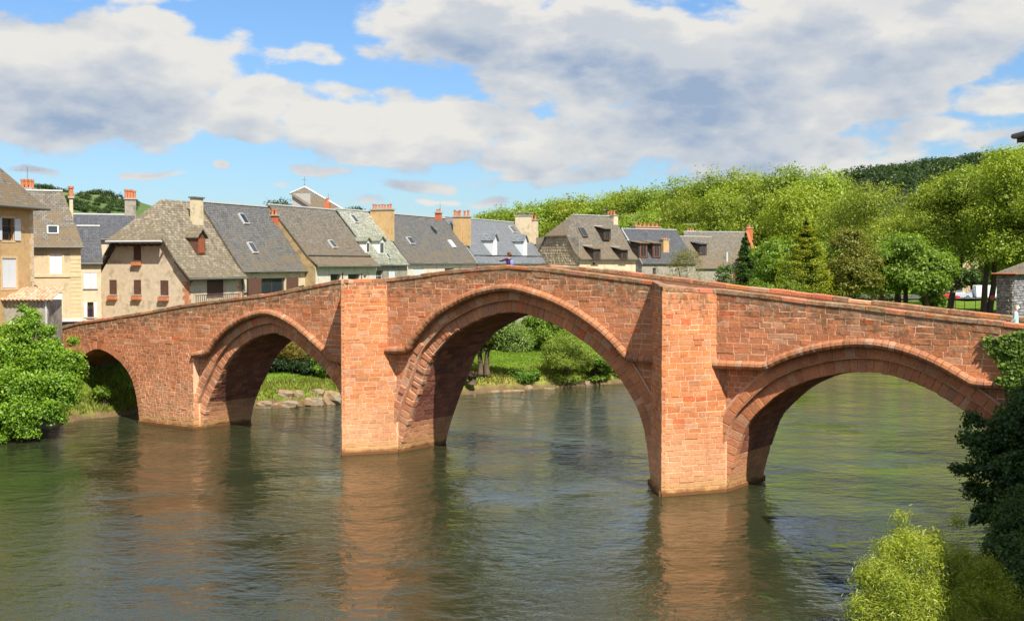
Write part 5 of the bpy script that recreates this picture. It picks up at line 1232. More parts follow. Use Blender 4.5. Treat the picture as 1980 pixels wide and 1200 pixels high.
def tree(name, label, base, lobes, n, size, c0, c1, seed, group=None, tr=.35, bark=None, cat='tree', lean=(0, 0), part='crown', trunks=None, limb=True, **kw):
    b = V3(base); T_ = root(name, b, label, cat, group)
    if cat in ('bush', 'shrub') and len(lobes) > 6: lobes = list(lobes) + [(l_[0] * .5 + b[0] * .5, l_[1] * .5 + b[1] * .5, b[2] + l_[5] * .5, l_[3], l_[4], l_[5] * .7) for l_ in lobes[1:6]]
    lob = np.array(lobes, float); cen = lob[:, :3].mean(0); top = lob[:, 2].max()
    mb = MB(); R_ = random.Random(seed)
    for (bx, by) in (trunks or [(0, 0)]):
        p0 = b + np.array([bx, by, -.3]); fk = np.array([b[0] + bx * 1.2 + lean[0] * .45, b[1] + by + lean[1] * .45, b[2] + (cen[2] - b[2]) * .55])
        mid = (p0 + fk) / 2 + np.array([R_.uniform(-.2, .2), R_.uniform(-.2, .2), 0]) * tr * 2
        tp = np.array([cen[0] + bx, cen[1] + by, b[2] + (top - b[2]) * .85])
        mb.tube([p0, p0 + (mid - p0) * .15, mid, fk, (fk + tp) / 2 + [R_.uniform(-.4, .4), 0, 0], tp], [tr * 1.35, tr * 1.02, tr * .85, tr * .7, tr * .4, tr * .08], 8)
        if limb:
            for l in lob[:9]:
                st_ = fk + (tp - fk) * R_.uniform(0, .5); en = l[:3]; m = (st_ + en) / 2 + np.array([0, 0, -.06 * np.linalg.norm(en - st_)])
                mb.tube([st_, m, en], [tr * .38, tr * .25, tr * .07], 6)
    mb.build('trunk', bark or BARK, T_, smooth=True)
    if name == 'plane_tree': kq = R_.uniform(.86, 1.12); hq = R_.uniform(-.10, .06); c0 = (c0[0] * kq * (1 + hq), c0[1] * kq, c0[2]); c1 = (c1[0] * kq * (1 + hq), c1[1] * kq, c1[2])
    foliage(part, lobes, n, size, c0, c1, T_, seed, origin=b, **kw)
    return T_
def blobtree_lobes(cx, cy, zlo, zhi, r, seed, k=9, fl=.8):
    R_ = random.Random(seed); out = [(cx, cy, (zlo + zhi) / 2, r * .72, r * .72, (zhi - zlo) * .46)]
    for i in range(k):
        t = R_.random(); z = zlo + (zhi - zlo) * (.22 + .62 * t); wr = math.sqrt(max(.05, 1 - abs(2 * (z - (zlo + zhi) / 2) / (zhi - zlo)) ** 2.2)); an = i * 2.4 + R_.uniform(-.4, .4)
        rr = r * R_.uniform(.30, .46); out.append((cx + math.cos(an) * (r - rr * .8) * wr, cy + math.sin(an) * (r - rr * .8) * wr, z, rr, rr, rr * fl))
    out.append((cx + R_.uniform(-.1, .1) * r, cy, zhi - r * .38, r * .5, r * .5, r * .4)); return out

# avenue of plane trees, receding to the left behind the houses
tops = [(930, 414), (960, 404), (1000, 396), (1050, 385), (1120, 374), (1200, 366), (1260, 352), (1340, 334), (1400, 327), (1470, 321), (1540, 317), (1600, 326)]
def topy(x): return float(np.interp(x, [t[0] for t in tops], [t[1] for t in tops]))
AV0, AV1 = np.array([58.0, 222.0]), np.array([-14.0, 470.0]); NA = 17
ORD = ['nearest', 'second', 'third', 'fourth', 'fifth', 'sixth', 'seventh', 'eighth', 'ninth', 'tenth', 'eleventh', 'twelfth', 'thirteenth', 'fourteenth', 'fifteenth', 'sixteenth', 'farthest']
for i in range(NA):
    t = i / (NA - 1); p = AV0 * (1 - t) + AV1 * t + np.array([random.uniform(-1, 1), random.uniform(-2, 2)]); px = 990 + FPX * p[0] / p[1]; r = 9.5 + random.uniform(-.8, .8)
    zt_ = on_y(px, topy(px) + random.uniform(-2, 3), p[1])[2] - 1.0; lob = blobtree_lobes(p[0], p[1], 5.2, zt_, r, 100 + i, 10)
    nm = ('near end' if t < .34 else ('middle' if t < .67 else 'far end'))
    tree('plane_tree', ORD[i] + ' plane tree of the long avenue behind the roofs, counted from its near right end', (p[0], p[1], 5), lob, int(30000 * (1 - .62 * t)), .48 + .3 * t, PLN0, PLN1, 100 + i, group='plane trees of the avenue behind the roofs' , tr=.5, bark=PBARK, clump=.34, fill=.15)
# second, nearer row at the right of the roofs
for i, (px, ty, Y, r, lb) in enumerate([(1320, 372, 262, 8.5, 'plane tree in the nearer row above the brick gable roof'), (1395, 362, 248, 8.5, 'plane tree in the nearer row over the dark fir'), (1480, 352, 236, 8.5, 'plane tree in the nearer row between fir and golden cedar'), (1255, 392, 280, 8.5, 'plane tree in the nearer row above the long red brick chimney'), (1555, 352, 205, 8, 'rounded plane tree directly above the golden cedar tip')]):
    p = on_y(px, 500, Y); zt_ = on_y(px, ty, Y)[2] - 1
    tree('plane_tree', lb, (p[0], p[1], 5), blobtree_lobes(p[0], p[1], 4.5, zt_, r, 200 + i, 11), 26000, .42, PLN0, PLN1, 200 + i, tr=.45, bark=PBARK, clump=.34, fill=.15, group='nearer row of plane trees')
# the great planes at the right
big_ = [(1690, 337, 172, 8.0, 22000, 'broad plane tree in front of the dark wooded hill'), (1738, 405, 158, 6.0, 14000, 'lower rounded plane tree above the bright green bush'), (1812, 341, 175, 6.5, 17000, 'slim plane tree left of the tall right-hand group'),
        (1875, 318, 150, 7.5, 26000, 'big plane tree with the leaning trunk beside the lawn'), (1938, 292, 146, 7.5, 26000, 'tall plane tree whose twin trunks stand on the lawn'), (1985, 262, 138, 7.0, 24000, 'tallest plane tree at the right edge above the rubble tower'),
        (2060, 270, 140, 8.0, 12000, 'plane tree mostly beyond the right edge'), (1628, 392, 205, 5.5, 12000, 'darker tree between the avenue and the broad plane')]
for i, (px, ty, Y, r, n, lb) in enumerate(big_):
    p = on_y(px, 500, Y); zt_ = on_y(px, ty, Y)[2] - 1.3; dk = 'darker' in lb; bs = p[0]; lean = (0, 0)
    if 'leaning' in lb: bs = on_y(1836, 600, Y)[0]; lean = (3, 0)
    if 'twin' in lb: bs = on_y(1902, 600, Y)[0]; lean = (1, 0)
    zl = 7.6 if px > 1780 else 4.5
    tree('plane_tree' if not dk else 'dark_tree', lb, (bs, p[1], 5.2), blobtree_lobes(p[0], p[1], zl, zt_, r, 300 + i, 13), int(n * 1.6), .30, (.05, .09, .015) if dk else PLN0, (.12, .19, .03) if dk else PLN1, 300 + i, tr=.42 if px > 1860 else .5, bark=BARK, clump=.30, fill=.15, trunks=[(0, 0), (.75, .2)] if 'twin' in lb else None, lean=lean)
# broadleaf trees and shrubs of the far bank
def bush(name, label, px, ytop, Y, r, n, size, c0, c1, seed, zb=None, cat='tree', k=9, group=None, **kw):
    p = on_y(px, 500, Y); zt_ = on_y(px, ytop, Y)[2]; zb = zb if zb is not None else gh(p[0], Y)
    return tree(name, label, (p[0], p[1], zb), blobtree_lobes(p[0], p[1], zb + .1 * (zt_ - zb), zt_, r, seed, k), n, size, c0, c1, seed, cat=cat, group=group, **kw)
BG0, BG1 = (.10, .18, .018), (.28, .41, .05)
bush('maple_tree', 'bright green rounded tree behind the parapet left of the lawn', 1752, 452, 142, 4.6, 26000, .30, BG0, BG1, 401, clump=.28)
bush('maple_tree', 'bright green tree hanging over the parapet beside the lawn', 1792, 485, 139, 3.4, 16000, .30, BG0, BG1, 402, clump=.28)
bush('maple_tree', 'bright green tree between the russet tree and the rounded maple', 1706, 470, 141, 3.0, 11000, .30, BG0, BG1, 403)
bush('russet_tree', 'olive and russet tinged tree right of the golden cedar', 1645, 443, 136, 3.6, 20000, .28, (.11, .14, .02), (.30, .29, .05), 404, clump=.26)
bush('hazel_tree', 'green tree behind the dark fir and left of the golden cedar', 1500, 462, 150, 3.8, 14000, .32, BG0, BG1, 405)
bush('green_shrub', 'dark green shrub at the left foot of the fir', 1402, 512, 127, 1.5, 7000, .2, (.03, .08, .012), (.13, .24, .03), 406, cat='shrub')
bush('green_shrub', 'dense shrub at the parapet below the golden cedar', 1530, 545, 128, 2.6, 8000, .24, BG0, (.26, .32, .04), 407, cat='shrub')
bush('green_shrub', 'low shrub at the parapet below the fir', 1462, 540, 127, 2.0, 6000, .2, BG0, BG1, 408, cat='shrub')
bush('green_shrub', 'low dark shrub at the foot of the lawn edge', 1806, 572, 140, 1.5, 7000, .24, BG0, BG1, 409, cat='shrub')
bush('olive_shrub', 'feathery olive-brown shrub in front of the low slate house', 1330, 479, 126, 2.9, 17000, .17, (.10, .12, .02), (.34, .30, .06), 410, cat='shrub', asp=.35, clump=.22)
for k_, (px, yt) in enumerate([(1852, 520), (1893, 538), (1935, 505), (1960, 520)]): bush('shade_tree', ['dark low tree beyond the road behind the leaning trunk', 'dark low tree beyond the cars between the trunks', 'dark low tree beyond the road left of the rubble tower', 'dark low tree behind the rubble tower'][k_], px, yt, 212, 4.2 if k_ != 1 else 2.6, 7000, .4, (.035, .07, .015), (.10, .17, .03), 430 + k_, zb=[5.5, 7.5, 5.5, 5.5][k_])
for k_, (px, yt) in enumerate([(1590, 470), (1625, 520)]): bush('hazel_tree', ['green tree half hidden behind the golden cedar', 'low green tree between cedar and russet tree'][k_], px, yt, 150, 3.2, 9000, .3, BG0, BG1, 420 + k_)

def conifer(name, label, px, ytop, Y, r, tiers, c0, c1, tip, seed, n=9000, size=.26, zb=None, curl=.0, cat='tree'):
    p = on_y(px, 500, Y); zt_ = on_y(px, ytop, Y)[2]; zb = zb or gh(p[0], Y); R_ = np.random.default_rng(seed)
    T_ = root(name, (p[0], p[1], zb), label, cat); MB().tube([(p[0], p[1], zb - .3), (p[0], p[1], zt_ - .3)], [.28, .04], 8).build('trunk', BARK, T_, smooth=True)
    C, N, G, Bm = [], [], [], MB(); H_ = zt_ - zb
    for t in range(tiers):
        f = (t + .5) / tiers; z = zb + H_ * (.04 + .94 * f); R0 = r * (1 - f) ** .8 * 1.05 + .12
        nb = max(4, int(9 * (1 - f) + 4))
        for b in range(nb):
            an = 2 * math.pi * (b + R_.random() * .7) / nb; L = R0 * R_.uniform(.7, 1.12); m = int(n / tiers / nb); q = R_.random(m) ** .65
            dz = -.28 * L * q + curl * L * q ** 3 + .10 * L; wd = .16 * L * (.35 + q) * (1.1 - .5 * q)
            x = np.cos(an) * L * q; y = np.sin(an) * L * q; zj = R_.uniform(-.55, .55) * H_ / tiers; lat = R_.normal(size=m) * wd * 1.25
            P_ = np.stack([p[0] + x - np.sin(an) * lat, p[1] + y + np.cos(an) * lat, z + zj + dz - np.abs(R_.normal(size=m)) * (.10 * L + .12)], 1)
            C.append(P_); N.append(np.stack([np.cos(an) * .35 + R_.normal(size=m) * .4, np.sin(an) * .35 + R_.normal(size=m) * .4, np.ones(m)], 1)); G.append(np.clip(q ** 2 + R_.normal(size=m) * .12, 0, 1))
            Bm.tube([(p[0], p[1], z + zj), (p[0] + math.cos(an) * L * .6, p[1] + math.sin(an) * L * .6, z + zj - .10 * L)], [.05, .02], 4)
    Bm.build('branches', BARK, T_)
    C = np.vstack(C); N = np.vstack(N); G = np.concatenate(G); v, f = leaf_arrays(C, N, size, .5, R_)
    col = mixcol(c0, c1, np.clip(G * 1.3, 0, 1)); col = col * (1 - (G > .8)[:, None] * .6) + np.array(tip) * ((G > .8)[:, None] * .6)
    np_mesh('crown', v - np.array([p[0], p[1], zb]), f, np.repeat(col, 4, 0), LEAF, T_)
conifer('dark_fir', 'slim dark green fir in front of the brick gable', 1440, 446, 128, 2.3, 20, (.02, .055, .012), (.07, .15, .025), (.10, .19, .03), 501, 26000, .2)
conifer('golden_cedar', 'golden-tipped cedar with drooping tiers right of the fir', 1558, 417, 134, 4.4, 17, (.05, .10, .012), (.26, .32, .03), (.52, .50, .05), 502, 42000, .2, curl=.3)

# garden seen through the big arch
GW0, GW1 = (.11, .18, .035), (.30, .42, .10)
p = on_z(942, 716, 1.7)
lob = [(p[0] - 1.4, p[1] + .5, 4.3, 1.7, 1.7, 1.3), (p[0] - .3, p[1] + .2, 5.6, 2.0, 1.8, 1.4), (p[0] + 1.5, p[1], 4.8, 1.6, 1.5, 1.3), (p[0] + 2.4, p[1] + .2, 4.2, 1.5, 1.4, 1.2), (p[0] + .9, p[1] - .2, 5.6, 1.4, 1.4, 1.1), (p[0] + 2.8, p[1] + .5, 3.9, 1.2, 1.2, .9), (p[0] - 2.6, p[1] + 1, 3.9, 1.3, 1.3, 1.3)]
tree('willow_tree', 'grey-green garden tree with a thick dark forked trunk on the lawn under the main arch', (p[0], p[1], 1.6), lob, 24000, .19, GW0, GW1, 601, tr=.27, trunks=[(0, 0), (-.55, .3)], clump=.3)
p = on_z(928, 712, 1.7); MBt = root('slim_tree', (p[0], p[1], 1.6), 'slim pale-barked tree left of the forked garden tree', 'tree'); MB().tube([(p[0], p[1], 1.3), (p[0] + .1, p[1], 5.5)], [.17, .1], 8).build('trunk', PBARK, MBt, smooth=True)
foliage('crown', [(p[0] - .3, p[1] + .3, 5.0, 1.5, 1.3, 1.4), (p[0] - 1.2, p[1] + .5, 4.0, 1.0, 1.0, .9)], 7000, .18, (.03, .06, .015), (.10, .17, .03), MBt, 602, origin=(p[0], p[1], 1.6))
bush('garden_tree', 'fresh green garden tree behind the big riverside bush', 1056, 606, 124, 2.7, 13000, .22, BG0, BG1, 603, zb=2.6)
bush('riverside_bush', 'great round yellow-green bush on the bank under the main arch', 1096, 640, 107.5, 2.35, 34000, .14, (.13, .20, .025), (.36, .45, .07), 604, zb=.4, cat='bush', k=13, clump=.22, asp=.4)
bush('riverside_bush', 'leafy green bush at the right foot of the big round bush', 1152, 672, 109.5, 1.7, 13000, .17, BG0, BG1, 605, zb=.3, cat='bush')
bush('riverside_bush', 'last green bush on the bank beside the right pier of the main arch', 1186, 690, 112, 1.6, 10000, .17, BG0, BG1, 606, zb=.3, cat='bush')
bush('low_bush', 'low mound of bright leaves left of the big round bush at the waterline', 1012, 716, 106, 1.45, 12000, .14, (.07, .16, .02), (.22, .38, .05), 607, zb=.4, cat='bush')
bush('low_bush', 'small leafy clump on the bank edge left of the low mound', 985, 730, 105.5, .75, 4500, .12, BG0, BG1, 608, zb=.6, cat='bush')
bush('purple_shrub', 'small dark purplish shrub standing on the lawn', 912, 718, 101.5, .55, 4500, .09, (.05, .035, .03), (.14, .10, .06), 609, zb=1.2, cat='shrub')
for k_, (px, yt, Y, r) in enumerate([(870, 640, 121, 2.6), (905, 648, 120, 2.2), (985, 668, 124, 2.2), (1020, 662, 126, 2.4)]):
    bush('hedge_shrub', ['dark hedge shrub at the far left of the garden under the main arch', 'dark hedge shrub behind the forked garden tree', 'bright hedge shrub at the back of the garden lawn', 'hedge shrub at the back of the lawn beside the fresh green tree'][k_], px, yt, Y, r, 8000, .2, (.02, .05, .01) if k_ < 2 else BG0, (.07, .13, .02) if k_ < 2 else BG1, 620 + k_, zb=2.2, cat='shrub')
# garden seen through the second arch
bush('golden_shrub', 'golden-brown weeping shrub on the lawn under the second arch', 562, 655, 103, 3.0, 26000, .15, (.13, .12, .02), (.46, .34, .05), 630, zb=2.9, cat='shrub', asp=.35, droop=1.2)
for k_, (px, yt, Y, r) in enumerate([(530, 692, 101, 1.4), (565, 694, 101, 1.5), (598, 692, 101, 1.4)]):
    bush('dark_shrub', ['dark evergreen shrub at the left under the golden shrub', 'dark evergreen shrub in the middle under the golden shrub', 'dark evergreen shrub at the right under the golden shrub'][k_], px, yt, Y, r, 6500, .15, (.012, .03, .012), (.05, .10, .03), 640 + k_, zb=1.6, cat='shrub')
bush('rhododendron', 'bright rhododendron with pale flower heads beside the central pier', 628, 688, 100, 1.2, 5500, .16, BG0, (.26, .42, .07), 650, zb=1.7, cat='shrub')

# the big leafy tree on the left bank
bx = []
R7 = random.Random(5)
def lp(px, py, Y, r, f=.85): q = on_y(px, py, Y); return (q[0], q[1], q[2], r, r, r * f)
for px, py, Y, r in [(55, 640, 77, 1.05), (20, 680, 77, 1.5), (85, 690, 76.5, 1.3), (130, 700, 77, .95), (50, 740, 75.5, 1.8), (115, 745, 76, 1.2), (-10, 750, 76, 1.8), (20, 800, 74.2, 1.4), (80, 795, 74.8, 1.3), (130, 770, 76, .7), (150, 725, 77.5, .5), (40, 830, 73.8, .8), (98, 668, 77, .6), (-40, 820, 74, 1.5), (60, 612, 77, .5), (110, 810, 75, .55), (148, 690, 77, .35), (160, 712, 77, .25), (42, 598, 77, .25), (95, 640, 77, .35), (140, 660, 77, .3), (12, 640, 77, .5), (62, 838, 73.8, .4), (-5, 850, 73, .5)]:
    bx.append(lp(px, py, Y, r))
b0_ = on_y(40, 800, 77)
tree('riverside_alder', 'big bright green leafy tree overhanging the water at the left bank', (b0_[0], 77, .6), bx, 60000, .19, (.09, .20, .014), (.30, .48, .045), 700, tr=.3, spread=1.3, clump=.27, limb=True, fill=.25)
bush('sapling', 'small fresh green sapling on the stones inside the left arch', 196, 748, 87, .8, 1600, .2, BG0, BG1, 710, zb=.9, cat='sapling', clump=.3)
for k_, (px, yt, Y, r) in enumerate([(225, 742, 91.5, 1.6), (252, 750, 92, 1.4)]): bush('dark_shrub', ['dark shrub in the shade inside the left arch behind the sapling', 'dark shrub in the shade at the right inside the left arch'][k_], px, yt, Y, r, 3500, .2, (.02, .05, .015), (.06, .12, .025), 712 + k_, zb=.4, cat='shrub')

# ivy and the dark overgrown tree at the right end of the bridge
iv = []
R8 = np.random.default_rng(3); npt = 6500
def ivy_pts():
    out = []
    for _ in range(npt):
        t = R8.random(); px = 1985 - 75 * abs(R8.normal()) * .55 ; py = 640 + 120 * R8.random()
        if py < 638 + (1985 - px) * .25 or px < 1936 + 15 * math.sin(py * .075) + 9 * math.sin(py * .21 + 1) + 12 * (py > 720): continue
        u, z = bl(px, py, VU - .15); out.append(bw(u, VU - .12 - .25 * R8.random() ** 1.5, z))
    for px0, py0 in [(1913, 662), (1922, 672), (1930, 682), (1938, 690), (1946, 700)]:
        for _ in range(120): u, z = bl(px0 + R8.normal() * 6, py0 + R8.normal() * 6, VU - .15); out.append(bw(u, VU - .1 - .15 * R8.random(), z))
    return np.array(out)
pts = ivy_pts(); o0 = pts.mean(0); o0[2] = 5
IV = root('wall_ivy', o0, 'sunlit green ivy climbing the bridge wall at the right edge', 'ivy')
v, f = leaf_arrays(pts, np.tile(-BV, (len(pts), 1)) + R8.normal(size=(len(pts), 3)) * .5 + [0, 0, .4], .15, .9, R8)
np_mesh('leaves', v - o0, f, np.repeat(mixcol((.05, .12, .012), (.26, .40, .05), R8.random(len(pts))), 4, 0), LEAF, IV)
st = MB(); 
for px0 in (1945, 1962, 1978):
    q = [np.array(bw(*(lambda b: (b[0], VU - .06, b[1]))(bl(px0 + 6 * math.sin(k), 860 - k * 30, VU)))) for k in range(7)]
    st.tube(q, [.05 - .005 * k for k in range(7)], 5)
st.build('stems', BARK, IV)
dk = [lp(px, py, Y, r, 1.0) for px, py, Y, r in [(1992, 775, 46.8, .75), (1985, 820, 46, 1.0), (1958, 840, 45.8, .9), (1935, 905, 45.4, .95), (1975, 920, 45, 1.1), (1945, 985, 45, .9), (1985, 1010, 44.4, 1.0), (1962, 1050, 44.2, .7), (2020, 900, 46, 1.6), (2050, 760, 48, 1.2),
      (1905, 865, 46.2, .62), (1882, 815, 47, .38), (1872, 850, 46.6, .34), (1868, 910, 46, .34), (1845, 908, 45.6, .20), (1888, 950, 45.8, .45), (1900, 1000, 45, .4), (2040, 1050, 44, 1.4)]]
bd = on_y(1975, 1000, 45.6)
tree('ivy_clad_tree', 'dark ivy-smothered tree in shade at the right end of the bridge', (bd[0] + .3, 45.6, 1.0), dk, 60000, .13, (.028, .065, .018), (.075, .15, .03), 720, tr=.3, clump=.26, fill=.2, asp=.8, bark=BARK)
# foreground shrubs, bottom right
wl = [lp(px, py, Y, r, 1.0) for px, py, Y, r in [(1745, 1045, 34, .34), (1800, 1055, 34, .38), (1720, 1070, 33.5, .45), (1775, 1085, 33, .6), (1700, 1110, 33, .5), (1820, 1085, 33.5, .45), (1735, 1140, 32.5, .65), (1690, 1170, 32.5, .5), (1790, 1160, 32.3, .65), (1850, 1130, 33.5, .55), (1760, 1210, 32, .7), (1840, 1200, 32.5, .7), (1890, 1170, 33, .6), (1905, 1100, 34, .4), (1860, 1080, 34.3, .35), (1940, 1190, 33, .6), (1690, 1230, 32, .6), (1850, 1010, 34.5, .18), (1738, 1003, 34, .2), (1672, 1120, 33, .35), (1660, 1180, 32.5, .35), (1880, 1120, 34, .5), (1925, 1140, 34, .5), (1762, 1050, 34, .4)]]
bd = on_y(1800, 1250, 33)
tree('willow_bush', 'feathery yellow-green willow bush half in sun at the lower right corner', (bd[0], 33.5, gh(bd[0], 33.5)), wl, 44000, .13, (.17, .25, .02), (.48, .54, .07), 730, tr=.07, cat='willow', asp=.17, clump=.34, fill=.3, spread=1.5, upb=.1, trunks=[(0, 0), (-.5, .2), (.6, .1)], flat=1.2)
dkb = [lp(px, py, Y, r, 1.0) for px, py, Y, r in [(1990, 1100, 39, .6), (1985, 1170, 38, .8), (1925, 1065, 40, .45), (1940, 1120, 39, .55), (2030, 1130, 39, 1.2), (1950, 1180, 37, .7), (1975, 1060, 40, .6), (1900, 1130, 38, .5), (1990, 1230, 36, .8), (1960, 1010, 42, .7), (1990, 980, 43, .8), (1935, 1040, 41.5, .5), (2010, 1040, 41, 1.0), (1965, 1090, 39.5, .7)]]
bd = on_y(1990, 1180, 38.5)
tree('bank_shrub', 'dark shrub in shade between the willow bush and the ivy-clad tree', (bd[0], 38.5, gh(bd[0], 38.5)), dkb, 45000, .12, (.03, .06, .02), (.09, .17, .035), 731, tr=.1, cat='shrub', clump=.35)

# ------------------------------------------------------------------ bank stones, grass
def bank_y(px, d=.35):
    yy = np.arange(80, 125, .1); X_ = (px - 990) / FPX * yy; d_ = sdist(np.stack([X_, yy], 1), LB, 1); return float(yy[np.argmax(d_ > d)])
def boulder(px, py, w, hgt, Y, label, seed, tilt=0.0, group='boulders along the far waterline', z0=None):
    if px > 300: Y = bank_y(px, .3 if py > 766 or px > 700 else 1.3)
    q = on_y(px, py, Y); R_ = np.random.default_rng(seed); import bmesh
    bm = bmesh.new(); bmesh.ops.create_cube(bm, size=2.0); bmesh.ops.subdivide_edges(bm, edges=bm.edges[:], cuts=2, use_grid_fill=True)
    for v_ in bm.verts:
        c = np.array(v_.co); k = (np.abs(c) ** 5).sum() ** (1 / 5); c = c / k * (.9 + .2 * R_.random()); c = c * [w / 2, w * .36, hgt / 2] + R_.normal(size=3) * min(w, hgt) * .045
        v_.co = Vector(c.tolist())
    me = bpy.data.meshes.new('boulder'); bm.to_mesh(me); bm.free(); me.materials.append(ROCK)
    o = bpy.data.objects.new('boulder', me); COL.objects.link(o); o.location = q.tolist(); o.rotation_euler = (R_.uniform(-.12, .12), tilt, R_.uniform(-.4, .4)); tag(o, label, 'boulder', group); o.location.z -= .08 if px < 700 else .15; return o
BL_ = [(512, 783, 1.1, .75, 92, 'small pointed boulder at the left end under the second arch'), (552, 782, 2.1, .7, 92.2, 'long flat pale boulder at the waterline under the second arch'), (552, 760, 1.2, .7, 93.2, 'grey-white boulder above the long flat one'), (576, 763, 1.1, .8, 93.2, 'rounded boulder right of the grey-white one'),
       (604, 777, 1.7, .85, 92.5, 'squared orange boulder at the waterline left of the dark gap'), (611, 757, 1.4, .6, 93.5, 'tilted flat boulder on top of the squared one'), (645, 772, 1.7, 1.4, 93, 'largest brown boulder against the central pier'),
       (153, 797, 1.25, .8, 86, 'large pinkish slanted boulder inside the left arch'), (178, 790, 1.0, .75, 87, 'grey boulder behind the pinkish one in the left arch'), (196, 798, .9, .5, 87, 'low boulder at the foot of the sapling'), (128, 794, .6, .4, 85.5, 'little boulder under the alder leaves'),
       (955, 757, 1.0, .6, 100.5, 'brown boulder at the water on the left of the garden bank'), (990, 754, 2.2, .4, 102, 'long low slab along the garden waterline'), (1022, 750, .8, .75, 103, 'upright boulder below the low leafy mound'), (1058, 750, 1.5, .45, 104.5, 'pale slab left of the big round bush'), (1132, 741, .9, .9, 109.5, 'pale boulder between the round bush and the leafy bush'), (905, 764, 1.8, .3, 99, 'flat stone at the left end of the garden waterline')]
for i, (px, py, w_, hg, Y, lb) in enumerate(BL_): boulder(px, py, w_, hg, Y, lb, 900 + i, random.uniform(-.2, .2))
def tufts(n, xr, yr, cond, h, c0, c1, seed, lift=0.0):
    R_ = np.random.default_rng(seed); x = R_.uniform(*xr, n); y = R_.uniform(*yr, n); hz, a, b = ground_h(np.stack([x, y], 1)); m = cond(x, y, hz, a, b); x, y, hz = x[m], y[m], hz[m]; n = len(x)
    hh_ = h * R_.uniform(.5, 1.4, n); an = R_.uniform(0, math.pi, n); w = .05 + .05 * R_.random(n); lx = R_.normal(size=n) * hh_ * .35; ly = R_.normal(size=n) * hh_ * .35
    A_ = np.stack([x - np.cos(an) * w, y - np.sin(an) * w, hz - .03], 1); B_ = np.stack([x + np.cos(an) * w, y + np.sin(an) * w, hz - .03], 1); C_ = np.stack([x + lx, y + ly, hz + hh_], 1)
    V_ = np.stack([A_, B_, C_], 1).reshape(-1, 3); return V_, np.arange(3 * n).reshape(n, 3), np.repeat(mixcol(c0, c1, R_.random(n)), 3, 0)
gs = [tufts(70000, (-30, 24), (88, 122), lambda x, y, h_, a, b: (a > .6) & (a < 5) & (h_ > .5) & (x > -26), .26, (.12, .19, .02), (.34, .30, .07), 1), tufts(70000, (-24, 20), (90, 128), lambda x, y, h_, a, b: (a > 4) & (a < 22), .12, (.12, .22, .02), (.24, .34, .03), 2), tufts(9000, (-36, -26), (80, 92), lambda x, y, h_, a, b: (a > .4) & (a < 4), .3, (.10, .20, .02), (.30, .30, .06), 3)]
V_ = np.vstack([g_[0] for g_ in gs]); F_ = np.arange(len(V_)).reshape(-1, 3); C_ = np.vstack([g_[2] for g_ in gs])
tag(np_mesh('grass', V_, F_, C_, LEAF), 'long and mown grass on the garden bank beyond the bridge', 'grass', kind='stuff')

# ------------------------------------------------------------------ hills
def hill(name, label, prof, Y, depth, base_c, seed, rough=2.0):
    """prof: (px,py) skyline; the slope comes down towards the viewer"""
    R_ = np.random.default_rng(seed); xs_ = np.linspace(prof[0][0], prof[-1][0], 110); ys_ = np.interp(xs_, [p_[0] for p_ in prof], [p_[1] for p_ in prof]); rows = 26; V_ = []; 
    for j in range(rows):
        t = j / (rows - 1)
        for x, y in zip(xs_, ys_):
            q = on_y(x, y, Y); zt_ = q[2]; k = math.sin(t * math.pi / 2) ** .9 if t <= 1 else 1
            V_.append((q[0], Y - depth * (1 - t), 3 + (zt_ - 3) * k + rough * (math.sin(q[0] * .05 + t * 9) * math.sin(t * 14 + q[0] * .021)) * math.sin(t * math.pi)))
        
    for x, y in zip(xs_, ys_): q = on_y(x, y, Y); V_.append((q[0], Y + depth, 3))
    V_ = np.array(V_); m = len(xs_); ii = np.arange((rows + 1) * m).reshape(rows + 1, m); F_ = np.stack([ii[:-1, :-1].ravel(), ii[:-1, 1:].ravel(), ii[1:, 1:].ravel(), ii[1:, :-1].ravel()], 1)
    o = np_mesh(name, V_, F_, np.tile(base_c(V_), (1, 1)), GROUND, smooth=True); tag(o, label, kind='structure'); return V_, m, rows
def field_c(V_):
    s_ = np.sin(V_[:, 0] * .031 + 2 * np.sin(V_[:, 2] * .05)) + np.sin(V_[:, 2] * .16 + V_[:, 0] * .012); return np.where((s_ > .2)[:, None], np.array([[.17, .21, .07]]), np.array([[.10, .155, .05]]))
V_, m, rows = hill('hill', 'green hill of fields with hedges beyond the left roofs', [(-80, 372), (40, 366), (70, 363), (110, 368), (140, 374), (180, 380), (215, 380), (262, 388), (300, 400), (420, 418), (600, 432), (900, 450)], 1000, 420, field_c, 1, 3)
wood_lob = []
R9 = random.Random(9); Vf = V_.reshape(-1, m, 3)[:rows].reshape(-1, 3); _d = (Vf - Cv) @ Fv; sX = 990 + (Vf[:, 0]) / _d * FPX; sY = 600 - ((Vf - Cv) @ Uv) / _d * FPX
